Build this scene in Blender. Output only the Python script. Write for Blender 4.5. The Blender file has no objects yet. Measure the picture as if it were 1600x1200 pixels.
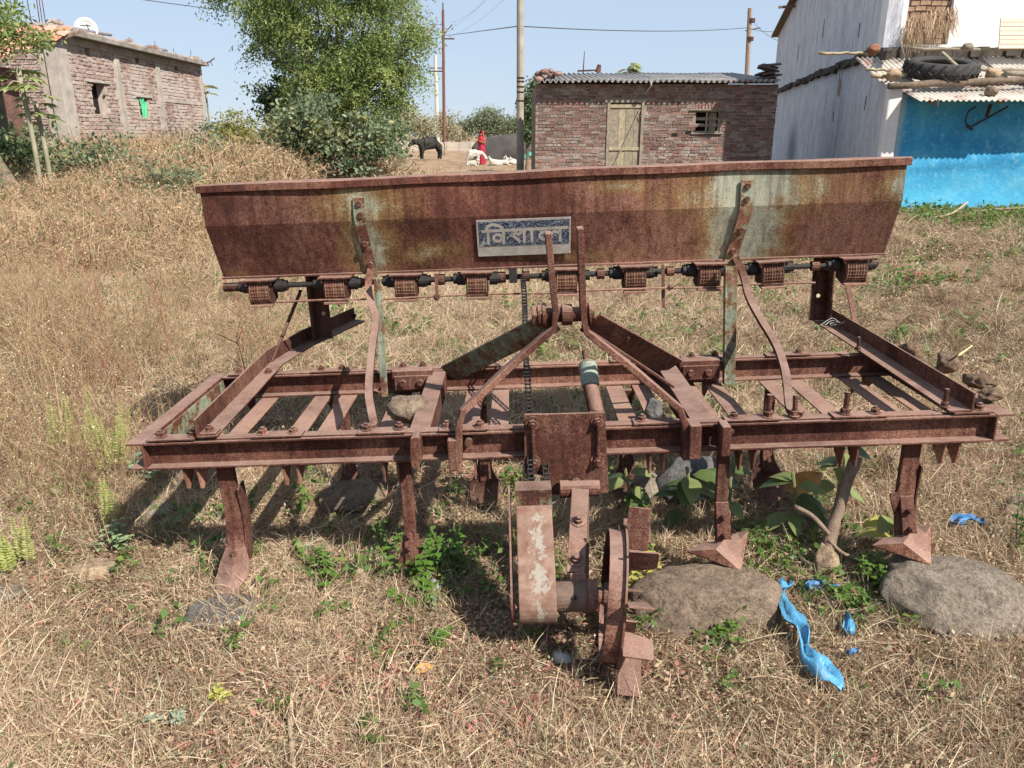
import bpy, bmesh, math, random
import numpy as np
from mathutils import Vector, Matrix, noise as mn
random.seed(7); RNG = np.random.default_rng(11)
rad = math.radians
scene = bpy.context.scene
C = scene.collection

# ------------------------------------------------------------------ camera, light, exposure
cd = bpy.data.cameras.new('camera'); cam = bpy.data.objects.new('camera', cd); C.objects.link(cam)
cam.location = (0, 0, 1.35)
PITCH = math.atan(388 / 1200)
cam.rotation_euler = (math.pi / 2 - PITCH, 0, 0)
cd.sensor_fit = 'HORIZONTAL'; cd.sensor_width = 36.0; cd.lens = 36.0 * 1200 / 1600
cd.clip_start = 0.05; cd.clip_end = 3000
scene.camera = cam

SUN = Vector((0.38, -0.35, 0.53)).normalized()
w = bpy.data.worlds.new('World'); scene.world = w; w.use_nodes = True
nt = w.node_tree; bg = nt.nodes['Background']
sky = nt.nodes.new('ShaderNodeTexSky'); sky.sky_type = 'NISHITA'; sky.sun_disc = False
sky.sun_elevation = math.asin(SUN.z); sky.sun_rotation = math.atan2(SUN.x, SUN.y)
sky.air_density = 1.0; sky.dust_density = 0.35; sky.ozone_density = 2.6; sky.altitude = 200
hz = nt.nodes.new('ShaderNodeMix'); hz.data_type = 'RGBA'; hz.inputs[0].default_value = .80
nt.links.new(sky.outputs[0], hz.inputs[6]); hz.inputs[7].default_value = (3.75, 4.55, 5.75, 1)
nt.links.new(hz.outputs[2], bg.inputs[0]); bg.inputs[1].default_value = 0.085
sl = bpy.data.lights.new('sun', 'SUN'); so = bpy.data.objects.new('sun', sl); C.objects.link(so)
sl.energy = 5.0; sl.angle = rad(0.55); sl.color = (1.0, 0.94, 0.85)
so.rotation_euler = (-SUN).to_track_quat('-Z', 'Y').to_euler()
scene.view_settings.view_transform = 'Standard'; scene.view_settings.look = 'None'
scene.view_settings.exposure = 0.82; scene.view_settings.gamma = 1.0
scene.view_settings.use_curve_mapping = False

# ------------------------------------------------------------------ helpers: objects
def V(*a): return Vector(a)
def tag(o, label=None, cat=None, group=None, kind=None):
    if label: o['label'] = label
    if cat: o['category'] = cat
    if group: o['group'] = group
    if kind: o['kind'] = kind
    return o
def empty(name, loc=(0, 0, 0), rot=(0, 0, 0), label=None, cat=None, group=None):
    o = bpy.data.objects.new(name, None); C.objects.link(o)
    o.location = loc; o.rotation_euler = rot; o.empty_display_size = .1
    return tag(o, label, cat, group)
def link(name, me, parent=None, loc=None, rot=None, scale=None):
    o = bpy.data.objects.new(name, me); C.objects.link(o)
    if parent: o.parent = parent
    if loc is not None: o.location = loc
    if rot is not None: o.rotation_euler = rot
    if scale is not None: o.scale = scale if hasattr(scale, '__len__') else (scale,) * 3
    return o
def copy_tree(o, parent=None):
    c = o.copy(); C.objects.link(c); c.parent = parent
    for ch in [x for x in o.children]:
        copy_tree(ch, c)
    return c

class MB:
    """collects geometry and builds one mesh object"""
    def __init__(s): s.v = []; s.f = []; s.m = []; s.mi = 0
    def add(s, vs, fs):
        n = len(s.v); s.v += [tuple(p) for p in vs]
        s.f += [tuple(i + n for i in f) for f in fs]; s.m += [s.mi] * len(fs); return s
    def prism(s, poly, o, A, B, D):
        o, A, B, D = map(Vector, (o, A, B, D)); n = len(poly)
        b = [o + A * p[0] + B * p[1] for p in poly]
        vs = b + [p + D for p in b]
        fs = [tuple(range(n))[::-1], tuple(range(n, 2 * n))] + [(i, (i + 1) % n, (i + 1) % n + n, i + n) for i in range(n)]
        ar = sum(poly[i][0] * poly[(i + 1) % n][1] - poly[(i + 1) % n][0] * poly[i][1] for i in range(n))
        if ar * A.cross(B).dot(D) < 0: fs = [f[::-1] for f in fs]
        return s.add(vs, fs)
    def box(s, x0, x1, y0, y1, z0, z1):
        return s.prism([(x0, y0), (x1, y0), (x1, y1), (x0, y1)], (0, 0, z0), (1, 0, 0), (0, 1, 0), (0, 0, z1 - z0))
    def bar(s, p0, p1, w, t, side=(1, 0, 0)):
        p0, p1 = Vector(p0), Vector(p1); d = p1 - p0; a = Vector(side); a = (a - d * (a.dot(d) / d.dot(d))).normalized(); b = d.cross(a).normalized()
        return s.prism([(-w/2, -t/2), (w/2, -t/2), (w/2, t/2), (-w/2, t/2)], p0, a, b, d)
    def cyl(s, p0, p1, r, n=12, r1=None):
        p0, p1 = Vector(p0), Vector(p1); d = (p1 - p0); r1 = r if r1 is None else r1
        a = d.orthogonal().normalized(); b = d.normalized().cross(a)
        vs = []
        for P, R in ((p0, r), (p1, r1)):
            vs += [P + a * (R * math.cos(2*math.pi*i/n)) + b * (R * math.sin(2*math.pi*i/n)) for i in range(n)]
        fs = [tuple(range(n))[::-1], tuple(range(n, 2*n))] + [(i, (i+1) % n, (i+1) % n + n, i + n) for i in range(n)]
        return s.add(vs, fs)
    def tube(s, pts, rs, n=8, cap=True):
        pts = [Vector(p) for p in pts]
        if not hasattr(rs, '__len__'): rs = [rs] * len(pts)
        vs = []; a = None
        for i, p in enumerate(pts):
            d = (pts[min(i+1, len(pts)-1)] - pts[max(i-1, 0)]).normalized()
            a = d.orthogonal().normalized() if a is None else (a - d * a.dot(d)).normalized()
            b = d.cross(a)
            vs += [p + a * (rs[i] * math.cos(2*math.pi*k/n)) + b * (rs[i] * math.sin(2*math.pi*k/n)) for k in range(n)]
        fs = [(i*n + k, i*n + (k+1) % n, (i+1)*n + (k+1) % n, (i+1)*n + k) for i in range(len(pts)-1) for k in range(n)]
        if cap: fs += [tuple(range(n))[::-1], tuple(range((len(pts)-1)*n, len(pts)*n))]
        return s.add(vs, fs)
    def strip(s, pts, w, t, side=(1, 0, 0)):
        """bent flat bar: w along side, t across"""
        pts = [Vector(p) for p in pts]; sd = Vector(side).normalized(); vs = []
        for i, p in enumerate(pts):
            d = (pts[min(i+1, len(pts)-1)] - pts[max(i-1, 0)]).normalized()
            a = (sd - d * sd.dot(d)).normalized(); b = d.cross(a)
            ww = w[i] if hasattr(w, '__len__') else w
            vs += [p - a*ww/2 - b*t/2, p + a*ww/2 - b*t/2, p + a*ww/2 + b*t/2, p - a*ww/2 + b*t/2]
        fs = [(i*4+k, i*4+(k+1) % 4, (i+1)*4+(k+1) % 4, (i+1)*4+k) for i in range(len(pts)-1) for k in range(4)]
        n = len(pts)*4; fs += [(3, 2, 1, 0), (n-4, n-3, n-2, n-1)]
        return s.add(vs, fs)
    def mesh(s, name, mats, smooth=False):
        me = bpy.data.meshes.new(name); me.from_pydata(s.v, [], s.f)
        for m in (mats if isinstance(mats, (list, tuple)) else [mats]): me.materials.append(m)
        if any(s.m): me.polygons.foreach_set('material_index', s.m)
        if smooth: me.polygons.foreach_set('use_smooth', [True] * len(s.f))
        me.update(); return me
    def build(s, name, mats, parent=None, smooth=False, bevel=0, loc=None, rot=None):
        o = link(name, s.mesh(name, mats, smooth), parent, loc, rot)
        if bevel:
            b = o.modifiers.new('bevel', 'BEVEL'); b.width = bevel; b.segments = 2; b.limit_method = 'ANGLE'; b.angle_limit = rad(40)
        return o

def smooth_path(pts, k=6):
    """Catmull-Rom through points"""
    P = [Vector(p) for p in pts]; P = [P[0]*2 - P[1]] + P + [P[-1]*2 - P[-2]]; out = []
    for i in range(1, len(P)-2):
        for j in range(k):
            t = j / k; a, b, c_, d = P[i-1], P[i], P[i+1], P[i+2]
            out.append(.5*((2*b) + (-a+c_)*t + (2*a-5*b+4*c_-d)*t*t + (-a+3*b-3*c_+d)*t**3))
    return out + [P[-2]]

def np_mesh(name, verts, faces, mats, var=None, smooth=False):
    """fast mesh from numpy quads or tris, with an optional per-face random attribute"""
    verts = np.asarray(verts, np.float32).reshape(-1, 3); faces = np.asarray(faces, np.int32); k = faces.shape[1]
    me = bpy.data.meshes.new(name); me.vertices.add(len(verts)); me.vertices.foreach_set('co', verts.ravel())
    me.loops.add(faces.size); me.loops.foreach_set('vertex_index', faces.ravel())
    me.polygons.add(len(faces)); me.polygons.foreach_set('loop_start', np.arange(0, faces.size, k, dtype=np.int32))
    me.polygons.foreach_set('loop_total', np.full(len(faces), k, np.int32))
    if smooth: me.polygons.foreach_set('use_smooth', np.ones(len(faces), bool))
    for m in (mats if isinstance(mats, (list, tuple)) else [mats]): me.materials.append(m)
    if var is not None:
        a = me.attributes.new('var', 'FLOAT', 'FACE'); a.data.foreach_set('value', np.asarray(var, np.float32))
    me.update(calc_edges=True); return me

# ------------------------------------------------------------------ helpers: materials
class NT:
    def __init__(s, name, rough=.9, spec=.25):
        s.m = bpy.data.materials.new(name); s.m.use_nodes = True; s.t = s.m.node_tree
        s.b = s.t.nodes['Principled BSDF']; s.b.inputs['Roughness'].default_value = rough
        s.b.inputs['Specular IOR Level'].default_value = spec
        s.tc = s.t.nodes.new('ShaderNodeTexCoord'); s.obj = s.tc.outputs['Object']
    def N(s, kind, **kw):
        n = s.t.nodes.new(kind)
        for k, v in kw.items():
            if k in ('operation', 'blend_type', 'data_type', 'attribute_name', 'feature', 'distance', 'voronoi_dimensions', 'noise_dimensions'): setattr(n, k, v)
            else: n.inputs[k.replace('_', ' ')].default_value = v
        return n
    def L(s, a, b): s.t.links.new(a, b)
    def noise(s, scale, detail=4, vec=None, rough=.6, dist=0):
        n = s.N('ShaderNodeTexNoise', Scale=scale, Detail=detail, Roughness=rough, Distortion=dist); s.L(vec or s.obj, n.inputs['Vector']); return n.outputs['Fac']
    def map(s, scale=(1, 1, 1), loc=(0, 0, 0), rot=(0, 0, 0)):
        n = s.t.nodes.new('ShaderNodeMapping'); n.inputs['Scale'].default_value = scale; n.inputs['Location'].default_value = loc; n.inputs['Rotation'].default_value = rot
        s.L(s.obj, n.inputs['Vector']); return n.outputs[0]
    def ramp(s, fac, stops, mode='LINEAR'):
        n = s.t.nodes.new('ShaderNodeValToRGB'); n.color_ramp.interpolation = mode; e = n.color_ramp.elements
        while len(e) < len(stops): e.new(.5)
        for x, (p, c) in zip(e, stops):
            x.position = p; x.color = (*c, 1) if hasattr(c, '__len__') else (c, c, c, 1)
        s.L(fac, n.inputs[0]); return n.outputs[0]
    def mix(s, fac, a, b, mode='MIX'):
        n = s.t.nodes.new('ShaderNodeMix'); n.data_type = 'RGBA'; n.blend_type = mode
        for x, i in ((fac, 0), (a, 6), (b, 7)):
            if hasattr(x, 'node'): s.L(x, n.inputs[i])
            elif i == 0: n.inputs[0].default_value = x
            else: n.inputs[i].default_value = (*x, 1)
        return n.outputs[2]
    def math(s, op, a, b=None, c=None):
        n = s.t.nodes.new('ShaderNodeMath'); n.operation = op
        for i, x in enumerate((a, b, c)):
            if x is None: continue
            if hasattr(x, 'node'): s.L(x, n.inputs[i])
            else: n.inputs[i].default_value = x
        return n.outputs[0]
    def bump(s, h, strength=.3, dist=.01, prev=None):
        n = s.t.nodes.new('ShaderNodeBump'); n.inputs['Strength'].default_value = strength; n.inputs['Distance'].default_value = dist
        s.L(h, n.inputs['Height'])
        if prev: s.L(prev, n.inputs['Normal'])
        s.L(n.outputs[0], s.b.inputs['Normal']); return n.outputs[0]
    def col(s, c):
        if hasattr(c, 'node'): s.L(c, s.b.inputs['Base Color'])
        else: s.b.inputs['Base Color'].default_value = (*c, 1)
        return s
    def upfac(s, lo=.5, hi=.95):
        g = s.t.nodes.new('ShaderNodeNewGeometry'); sp = s.t.nodes.new('ShaderNodeSeparateXYZ'); s.L(g.outputs['Normal'], sp.inputs[0])
        r = s.t.nodes.new('ShaderNodeMapRange'); r.inputs[1].default_value = lo; r.inputs[2].default_value = hi; s.L(sp.outputs[2], r.inputs[0]); return r.outputs[0]

def rust_mat(name, tone=1.0, dusty=.75, dark=(.038, .017, .013), mid=(.112, .045, .033), light=(.215, .118, .088), patches=None, dust=(.335, .222, .178), paint=0):
    n = NT(name, .88, .2)
    big = n.noise(3.2, 4, rough=.55); fine = n.noise(210, 3, rough=.75); med = n.noise(60, 6, rough=.8)
    f = n.math('ADD', n.math('MULTIPLY', big, .62), n.math('MULTIPLY', med, .38))
    t = lambda c: tuple(min(x*tone, .9) for x in c)
    c = n.ramp(f, [(.30, t(dark)), (.46, t(mid)), (.57, t(light)), (.72, t((.17, .075, .042)))])
    sp = n.ramp(fine, [(.36, (.42, .36, .34)), (.5, (1, 1, 1)), (.64, (1.45, 1.4, 1.35))])
    c = n.mix(1, c, sp, 'MULTIPLY')
    if patches is not None:
        best = None
        for (px, pz, rx, rz, s_) in patches:
            q = n.map((1/rx, 0, 1/rz), (-px/rx, 0, -pz/rz))
            ln = n.t.nodes.new('ShaderNodeVectorMath'); ln.operation = 'LENGTH'; n.L(q, ln.inputs[0])
            d = n.math('SUBTRACT', s_, ln.outputs['Value'])
            best = d if best is None else n.math('MAXIMUM', best, d)
        k = n.math('ADD', best, n.math('MULTIPLY', n.math('SUBTRACT', n.noise(9, 7, rough=.7), .5), 1.5))
        k = n.math('ADD', k, n.math('MULTIPLY', n.math('SUBTRACT', fine, .5), 1.3))
        ochre = n.ramp(k, [(-.0, 0.0), (.45, 1.0)])
        pmask = n.ramp(k, [(.42, 0.0), (.72, 1.0)])
        c = n.mix(n.math('MULTIPLY', ochre, .8), c, (.21, .135, .052))
        pc = n.mix(n.ramp(med, [(.4, 0.), (.62, 1.)]), (.245, .30, .24), (.36, .37, .30))
        c = n.mix(n.math("MULTIPLY", pmask, .88), c, pc)
    if paint:
        pk = n.math('ADD', n.noise(11, 8, rough=.72), n.math('MULTIPLY', n.math('SUBTRACT', fine, .5), .25))
        c = n.mix(n.ramp(pk, [(paint - .05, 0.), (paint, .8)]), c, (.20, .14, .06)); c = n.mix(n.ramp(pk, [(paint, 0.), (paint + .04, .9)]), c, n.mix(n.ramp(med, [(.4, 0.), (.6, 1.)]), (.17, .225, .175), (.25, .30, .235)))
    wide = n.noise(1.7, 3, rough=.5); c = n.mix(1, c, n.ramp(wide, [(.35, (.70, .68, .68)), (.65, (1.2, 1.17, 1.15))]), 'MULTIPLY')
    blot = n.noise(13, 6, rough=.7, dist=.6); c = n.mix(n.ramp(blot, [(.55, 0.), (.68, .5)]), c, t((.16, .060, .030))); c = n.mix(n.ramp(blot, [(.30, .8), (.42, 0.)]), c, t((.042, .022, .018)))
    stk = n.noise(48, 4, n.map((1, 1, .09)), rough=.6); c = n.mix(1, c, n.ramp(stk, [(.36, (.66, .62, .60)), (.56, (1.05, 1.05, 1.05))]), 'MULTIPLY')
    oi = n.t.nodes.new('ShaderNodeObjectInfo').outputs['Random']; c = n.mix(1, c, n.ramp(oi, [(0., (.74, .72, .70)), (1., (1.16, 1.13, 1.10))]), 'MULTIPLY')
    up = n.upfac(.35, .9)
    dn = n.ramp(n.noise(14, 5), [(.3, .45), (.62, 1.)])
    c = n.mix(n.math('MULTIPLY', n.math('MULTIPLY', up, dn), dusty), c, n.mix(n.ramp(fine, [(.35, 0.), (.65, 1.)]), tuple(x*.78 for x in dust), dust))
    n.col(c)
    h = n.math('ADD', n.math('MULTIPLY', fine, .5), n.math('MULTIPLY', med, 1.1))
    n.bump(h, .8, .0026)
    return n.m

RUST = rust_mat('rust', .88)
RUSTH = rust_mat('rust_hopper', .92, .6, patches=[(-.64, 1.14, .28, .15, .78), (-.63, .98, .15, .25, .92), (-.42, .95, .3, .12, .45), (.74, 1.15, .38, .14, 1.05), (.73, .98, .17, .26, 1.25), (1.26, 1.14, .13, .16, .85), (.15, .92, .5, .07, .42),
                                               (.28, 1.17, .33, .06, .55), (.40, 1.03, .2, .08, .2), (.0, .93, .7, .08, .3), (-1.15, .9, .3, .05, .25)])
RUSTG = rust_mat('rust_green_paint', .9, .5, paint=.47)
RUSTP = rust_mat('rust_part_paint', 1.0, .6, paint=.55)
RUSTD = rust_mat('rust_dark', .7, .35)
RUSTY = rust_mat('rust_tan', 1.12, .8, mid=(.16, .075, .05), light=(.27, .155, .11))

def plain(name, c, rough=.8, spec=.3, var=.25, scale=8, bump=0.0, metal=0):
    n = NT(name, rough, spec); f = n.noise(scale, 6)
    n.col(n.ramp(f, [(.3, tuple(x*(1-var) for x in c)), (.7, tuple(min(1, x*(1+var)) for x in c))]))
    n.b.inputs['Metallic'].default_value = metal
    if bump: n.bump(n.noise(scale*5, 5), bump, .01)
    return n.m
BLACK = plain('greasy_iron', (.018, .015, .014), .6, .4, .5, 60, .3)

def leaf_mat(name, stops, trans=.35, rough=.55, inst=True):
    """leaves and blades: colour by a per-face value and a per-copy random"""
    n = NT(name, rough, .3)
    at = n.N('ShaderNodeAttribute', attribute_name='var').outputs['Fac']
    oi = n.t.nodes.new('ShaderNodeObjectInfo').outputs['Random']
    f = n.math('FRACT', n.math('ADD', at, n.math('MULTIPLY', oi, .35 if inst else 0)))
    c = n.ramp(f, stops); n.col(c)
    tr = n.t.nodes.new('ShaderNodeBsdfTranslucent'); n.L(c, tr.inputs[0])
    mx = n.t.nodes.new('ShaderNodeMixShader'); mx.inputs[0].default_value = trans
    n.L(n.b.outputs[0], mx.inputs[1]); n.L(tr.outputs[0], mx.inputs[2]); n.L(mx.outputs[0], n.t.nodes['Material Output'].inputs[0])
    return n.m

M_STRAW = leaf_mat('dry_straw', [(0, (.55, .41, .27)), (.22, (.66, .53, .36)), (.40, (.34, .215, .14)), (.56, (.50, .35, .23)), (.70, (.26, .135, .095)), (.80, (.33, .32, .19)), (.90, (.72, .62, .45)), (1, (.55, .41, .27))], .25, .8)
M_REED = leaf_mat('dry_stems', [(0, (.32, .20, .12)), (.3, (.46, .33, .2)), (.5, (.20, .10, .07)), (.68, (.30, .15, .10)), (.82, (.31, .30, .14)), (1, (.50, .38, .23))], .2, .8)
M_BRUSH = leaf_mat('dry_brush', [(0, (.38, .25, .155)), (.3, (.50, .35, .22)), (.55, (.27, .15, .10)), (.75, (.43, .32, .18)), (.9, (.25, .25, .11)), (1, (.52, .39, .25))], .2, .85)
M_SEED = leaf_mat('pale_seed_heads', [(0, (.62, .55, .38)), (.5, (.55, .45, .26)), (.8, (.7, .66, .5)), (1, (.45, .3, .18))], .3, .8)
M_GREEN = leaf_mat('weed_leaves', [(0, (.05, .105, .022)), (.4, (.085, .16, .03)), (.7, (.12, .19, .045)), (.9, (.20, .25, .06)), (1, (.06, .11, .03))], .35, .5)
M_BLUEGREEN = leaf_mat('sage_leaves', [(0, (.12, .18, .11)), (.6, (.19, .25, .15)), (1, (.24, .29, .15))], .3, .6)
M_LIME = leaf_mat('lime_leaves', [(0, (.30, .36, .09)), (.5, (.40, .43, .14)), (1, (.48, .46, .18))], .4, .6)
M_TREE = leaf_mat('tree_leaves', [(0, (.07, .115, .035)), (.3, (.145, .205, .06)), (.65, (.23, .29, .09)), (.92, (.33, .38, .12)), (1, (.08, .12, .035))], .4, .55)
M_DARKLEAF = leaf_mat('dark_leaves', [(0, (.05, .09, .035)), (.5, (.09, .145, .055)), (.8, (.16, .2, .10)), (1, (.17, .2, .10))], .3, .5)
M_CASTOR = leaf_mat('castor_leaves', [(0, (.09, .13, .065)), (.4, (.15, .195, .11)), (.75, (.22, .26, .15)), (1, (.27, .25, .09))], .35, .5)
M_YELLOW = leaf_mat('yellow_green_leaves', [(0, (.19, .20, .045)), (.5, (.28, .27, .07)), (1, (.34, .27, .10))], .35, .6)
M_FARLEAF = leaf_mat('far_hazed_leaves', [(0, (.12, .16, .08)), (.5, (.19, .22, .12)), (1, (.27, .28, .17))], .3, .7)  # greyed, paled green: distance haze is put into the leaf colour
M_FARDRY = leaf_mat('far_dry_leaves', [(0, (.34, .29, .19)), (.5, (.42, .37, .25)), (.8, (.30, .29, .15)), (1, (.48, .42, .31))], .3, .8)
M_BROADLEAF = leaf_mat('broad_leaf', [(0, (.06, .13, .035)), (.5, (.10, .19, .05)), (1, (.17, .24, .07))], .35, .4)
M_BARK = plain('bark', (.17, .125, .09), .9, .2, .4, 14, .6)

# ------------------------------------------------------------------ ground
def ss(a, b, x):
    t = np.clip((x - a) / (b - a), 0, 1); return t*t*(3 - 2*t)
def ground_z(x, y):
    x = np.asarray(x, float); y = np.asarray(y, float)
    z = .012*np.sin(x*3.1 + y*1.3) + .010*np.sin(y*4.3 - x*2.1) + .006*np.sin(x*9.7 + 1.1)*np.sin(y*8.3) + .004*np.sin(x*23 + y*17)
    z = z * ss(.0, 1.5, y)
    far = ss(6, 14, y)
    z += far*(.05*np.sin(x*.7 + y*.31) + .05*np.sin(y*.9 - x*.4))*(1 - ss(20, 40, y)*.6)
    z += .23*ss(44, 62, y)
    z += .10*ss(2.4, 3.6, x)*ss(3.0, 4.2, y)*(1 - ss(9, 14, y))
    z += .25*ss(-5, -8, x)*ss(7, 12, y)*(1 - ss(22, 30, y))
    z += -.02*np.exp(-((x - .3)**2 + (y - 1.6)**2)/.05)
    return z
def gz(x, y): return float(ground_z(x, y))
def axis(lo, mid0, mid1, hi, step, grow=1.12):
    a = list(np.arange(mid0, mid1, step)); s_ = step
    while a[-1] < hi: s_ *= grow; a.append(a[-1] + s_)
    s_ = step
    while a[0] > lo: s_ *= grow; a.insert(0, a[0] - s_)
    return np.array(a)
gx = axis(-900, -4, 4, 900, .045, 1.09); gy = axis(-60, .3, 6.5, 1500, .045, 1.07)
X, Yg = np.meshgrid(gx, gy); Zg = ground_z(X, Yg)
nx, ny = len(gx), len(gy); idx = np.arange(nx*ny).reshape(ny, nx)
gf = np.stack([idx[:-1, :-1], idx[:-1, 1:], idx[1:, 1:], idx[1:, :-1]], -1).reshape(-1, 4)
n = NT('dry_soil', .95, .1)
f1 = n.noise(1.1, 8, rough=.7); f2 = n.noise(24, 8, rough=.75); f3 = n.noise(130, 4, rough=.8)
c = n.ramp(f1, [(.3, (.17, .11, .075)), (.5, (.28, .195, .13)), (.7, (.39, .29, .20))])
c = n.mix(1, c, n.ramp(f2, [(.3, (.5, .47, .45)), (.5, (1, 1, 1)), (.72, (1.3, 1.28, 1.2))]), 'MULTIPLY')
c = n.mix(1, c, n.ramp(f3, [(.35, (.65, .62, .6)), (.6, (1.2, 1.2, 1.15))]), 'MULTIPLY')
n.col(c); n.bump(n.math('ADD', f2, n.math('MULTIPLY', f3, .35)), .9, .03)
M_SOIL = n.m
tag(link('ground', np_mesh('ground', np.stack([X, Yg, Zg], -1), gf, M_SOIL, smooth=True)), 'dry brown earth of the field', kind='structure')

# ------------------------------------------------------------------ scatter (geometry nodes, instances)
def blade_mesh(name, blades, mat, extra=None):
    """blades: list of (points, width, var) -> flat strips; extra: list of (quad verts, var, matindex)"""
    vs = []; fs = []; var = []; mi = []
    for pts, wd, va in blades:
        n0 = len(vs); L_ = len(pts)
        d = Vector(pts[-1]) - Vector(pts[0]); sd = d.cross(Vector((random.uniform(-1, 1), random.uniform(-1, 1), random.uniform(-.6, .6))))
        sd = sd.normalized() if sd.length > 1e-6 else Vector((1, 0, 0))
        for i, p in enumerate(pts):
            ww = wd*(1 - .75*i/(L_-1))/2
            vs += [Vector(p) - sd*ww, Vector(p) + sd*ww]
        for i in range(L_-1):
            a = n0 + i*2; fs.append((a, a+1, a+3, a+2)); var.append(va); mi.append(0)
    for q, va, m_ in (extra or []):
        n0 = len(vs); vs += q; fs.append((n0, n0+1, n0+2, n0+3)); var.append(va); mi.append(m_)
    me = np_mesh(name, np.array([tuple(v) for v in vs]), np.array(fs), mat, var)
    me.polygons.foreach_set('material_index', mi); me.update()
    return me
def leafq(p, d, nrm, ln, wd):
    """diamond leaf quad"""
    p = Vector(p); d = Vector(d).normalized(); nrm = Vector(nrm); s_ = d.cross(nrm)
    s_ = s_.normalized() if s_.length > 1e-5 else Vector((1, 0, 0))
    u = s_.cross(d)
    return [p, p + d*ln*.5 + s_*wd*.5 + u*ln*.06, p + d*ln, p + d*ln*.5 - s_*wd*.5 + u*ln*.06]
def rv(s_=1): return Vector((random.uniform(-s_, s_), random.uniform(-s_, s_), random.uniform(-s_, s_)))

M_LITTER = leaf_mat('leaf_litter', [(0, (.28, .13, .09)), (.3, (.44, .30, .19)), (.6, (.58, .44, .29)), (.8, (.18, .095, .065)), (1, (.50, .36, .23))], .2, .7)
M_MUTED = leaf_mat('muted_leaves', [(0, (.20, .21, .11)), (.5, (.30, .29, .17)), (.8, (.40, .36, .22)), (1, (.16, .18, .08))], .25, .7)
M_BROWNSTRAW = leaf_mat('brown_litter', [(0, (.30, .20, .12)), (.25, (.20, .12, .08)), (.45, (.40, .28, .17)), (.6, (.14, .08, .055)), (.75, (.26, .24, .14)), (.9, (.46, .35, .22)), (1, (.3, .2, .12))], .2, .85)
def clump_tuft(k, n=34, h=(.05, .15), mat=None):
    bl = []
    for i in range(n):
        a = random.uniform(0, 6.283); p = Vector((.018*math.cos(a)*random.random(), .018*math.sin(a)*random.random(), 0)); l_ = random.uniform(*h)
        d = Vector((math.cos(a)*random.uniform(.1, 1.0), math.sin(a)*random.uniform(.1, 1.0), 1)).normalized(); q = p + d*l_*.5; t = q + (d + Vector((math.cos(a)*.9, math.sin(a)*.9, -.9*random.random())) + rv(.3)).normalized()*l_*.5
        bl.append(([p, q, (q+t)/2 + Vector((0, 0, .004)), t], random.uniform(.0016, .0034), random.random()))
    return blade_mesh(f'clump_{k}', bl, [mat or M_STRAW])
def straw_tuft(k, n=22, lay=.85, ln=(.03, .11), wd=(.0014, .0038), seeds=3, rad_=.06, chips=0, smat=None):
    bl = []; ex = []
    for i in range(n):
        a = random.uniform(0, 6.283); r = rad_*math.sqrt(random.random()); p = Vector((r*math.cos(a), r*math.sin(a), random.uniform(0, .018)))
        a2 = random.uniform(0, 6.283); e = random.uniform(-.08, .45) if random.random() < lay else random.uniform(.6, 1.5)
        l = random.uniform(*ln); d = Vector((math.cos(a2)*math.cos(e), math.sin(a2)*math.cos(e), math.sin(e)))
        q = p + d*l*.5 + rv(l*.12); r_ = q + (d + Vector((0, 0, -.35 if e > .5 else 0)) + rv(.3)).normalized()*l*.5
        bl.append(([p, q, r_], random.uniform(*wd), random.random()))
    for i in range(seeds):
        p = Vector((random.uniform(-rad_, rad_), random.uniform(-rad_, rad_), random.uniform(.01, .04))); s_ = random.uniform(.0022, .0045)
        ex.append((leafq(p, rv(), rv(), s_*1.8, s_*1.6), random.random(), 1))
    for i in range(chips):
        p = Vector((random.uniform(-rad_, rad_), random.uniform(-rad_, rad_), random.uniform(.004, .03))); s_ = random.uniform(.004, .011)
        ex.append((leafq(p, rv(), Vector((0, 0, 1)) + rv(.9), s_*1.5, s_*random.uniform(.5, 1)), random.random(), random.choice([2, 2, 3])))
    return blade_mesh(f'straw_{k}', bl, [smat or M_STRAW, M_SEED, M_LITTER, M_MUTED], ex)
def weed_tuft(k, n=7, h=(.18, .42)):
    bl = []; ex = []
    for i in range(n):
        p = Vector((random.uniform(-.06, .06), random.uniform(-.06, .06), 0)); hh = random.uniform(*h); ln_ = rv(.35); ln_.z = 1; q = p + ln_.normalized()*hh*.55; t = q + (ln_ + rv(.3)).normalized()*hh*.45
        bl.append(([p, q, t], .0035, random.random()))
        for j in range(9):
            u = random.uniform(.3, 1); b = p.lerp(q, u/.55) if u < .55 else q.lerp(t, (u-.55)/.45); d = rv(); d.z = abs(d.z)*.8 + .3; e = b + d.normalized()*random.uniform(.02, .07)
            bl.append(([b, (b+e)/2 + rv(.004), e], .002, random.random()))
            if random.random() < .35:
                s_ = random.uniform(.003, .006); ex.append((leafq(e, rv(), rv(), s_*1.7, s_*1.4), random.random(), 1 if random.random() < .5 else 2))
    return blade_mesh(f'weed_{k}', bl, [M_REED, M_SEED, M_YELLOW], ex)
def green_tuft(k, n=26, size=(.010, .022), mat=None):
    ex = []; bl = []
    for i in range(5):
        p = Vector((random.uniform(-.03, .03), random.uniform(-.03, .03), 0)); t = p + Vector((random.uniform(-.05, .05), random.uniform(-.05, .05), random.uniform(.03, .08)))
        bl.append(([p, (p+t)/2, t], .002, .3))
        for j in range(n//5):
            b = p.lerp(t, random.uniform(.3, 1)); s_ = random.uniform(*size); d = rv(); d.z *= .5
            ex.append((leafq(b, d, Vector((0, 0, 1)) + rv(.5), s_*1.5, s_), random.random()*.9, 1))
    return blade_mesh(f'green_{k}', bl, [M_YELLOW, mat or M_GREEN], ex)
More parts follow.
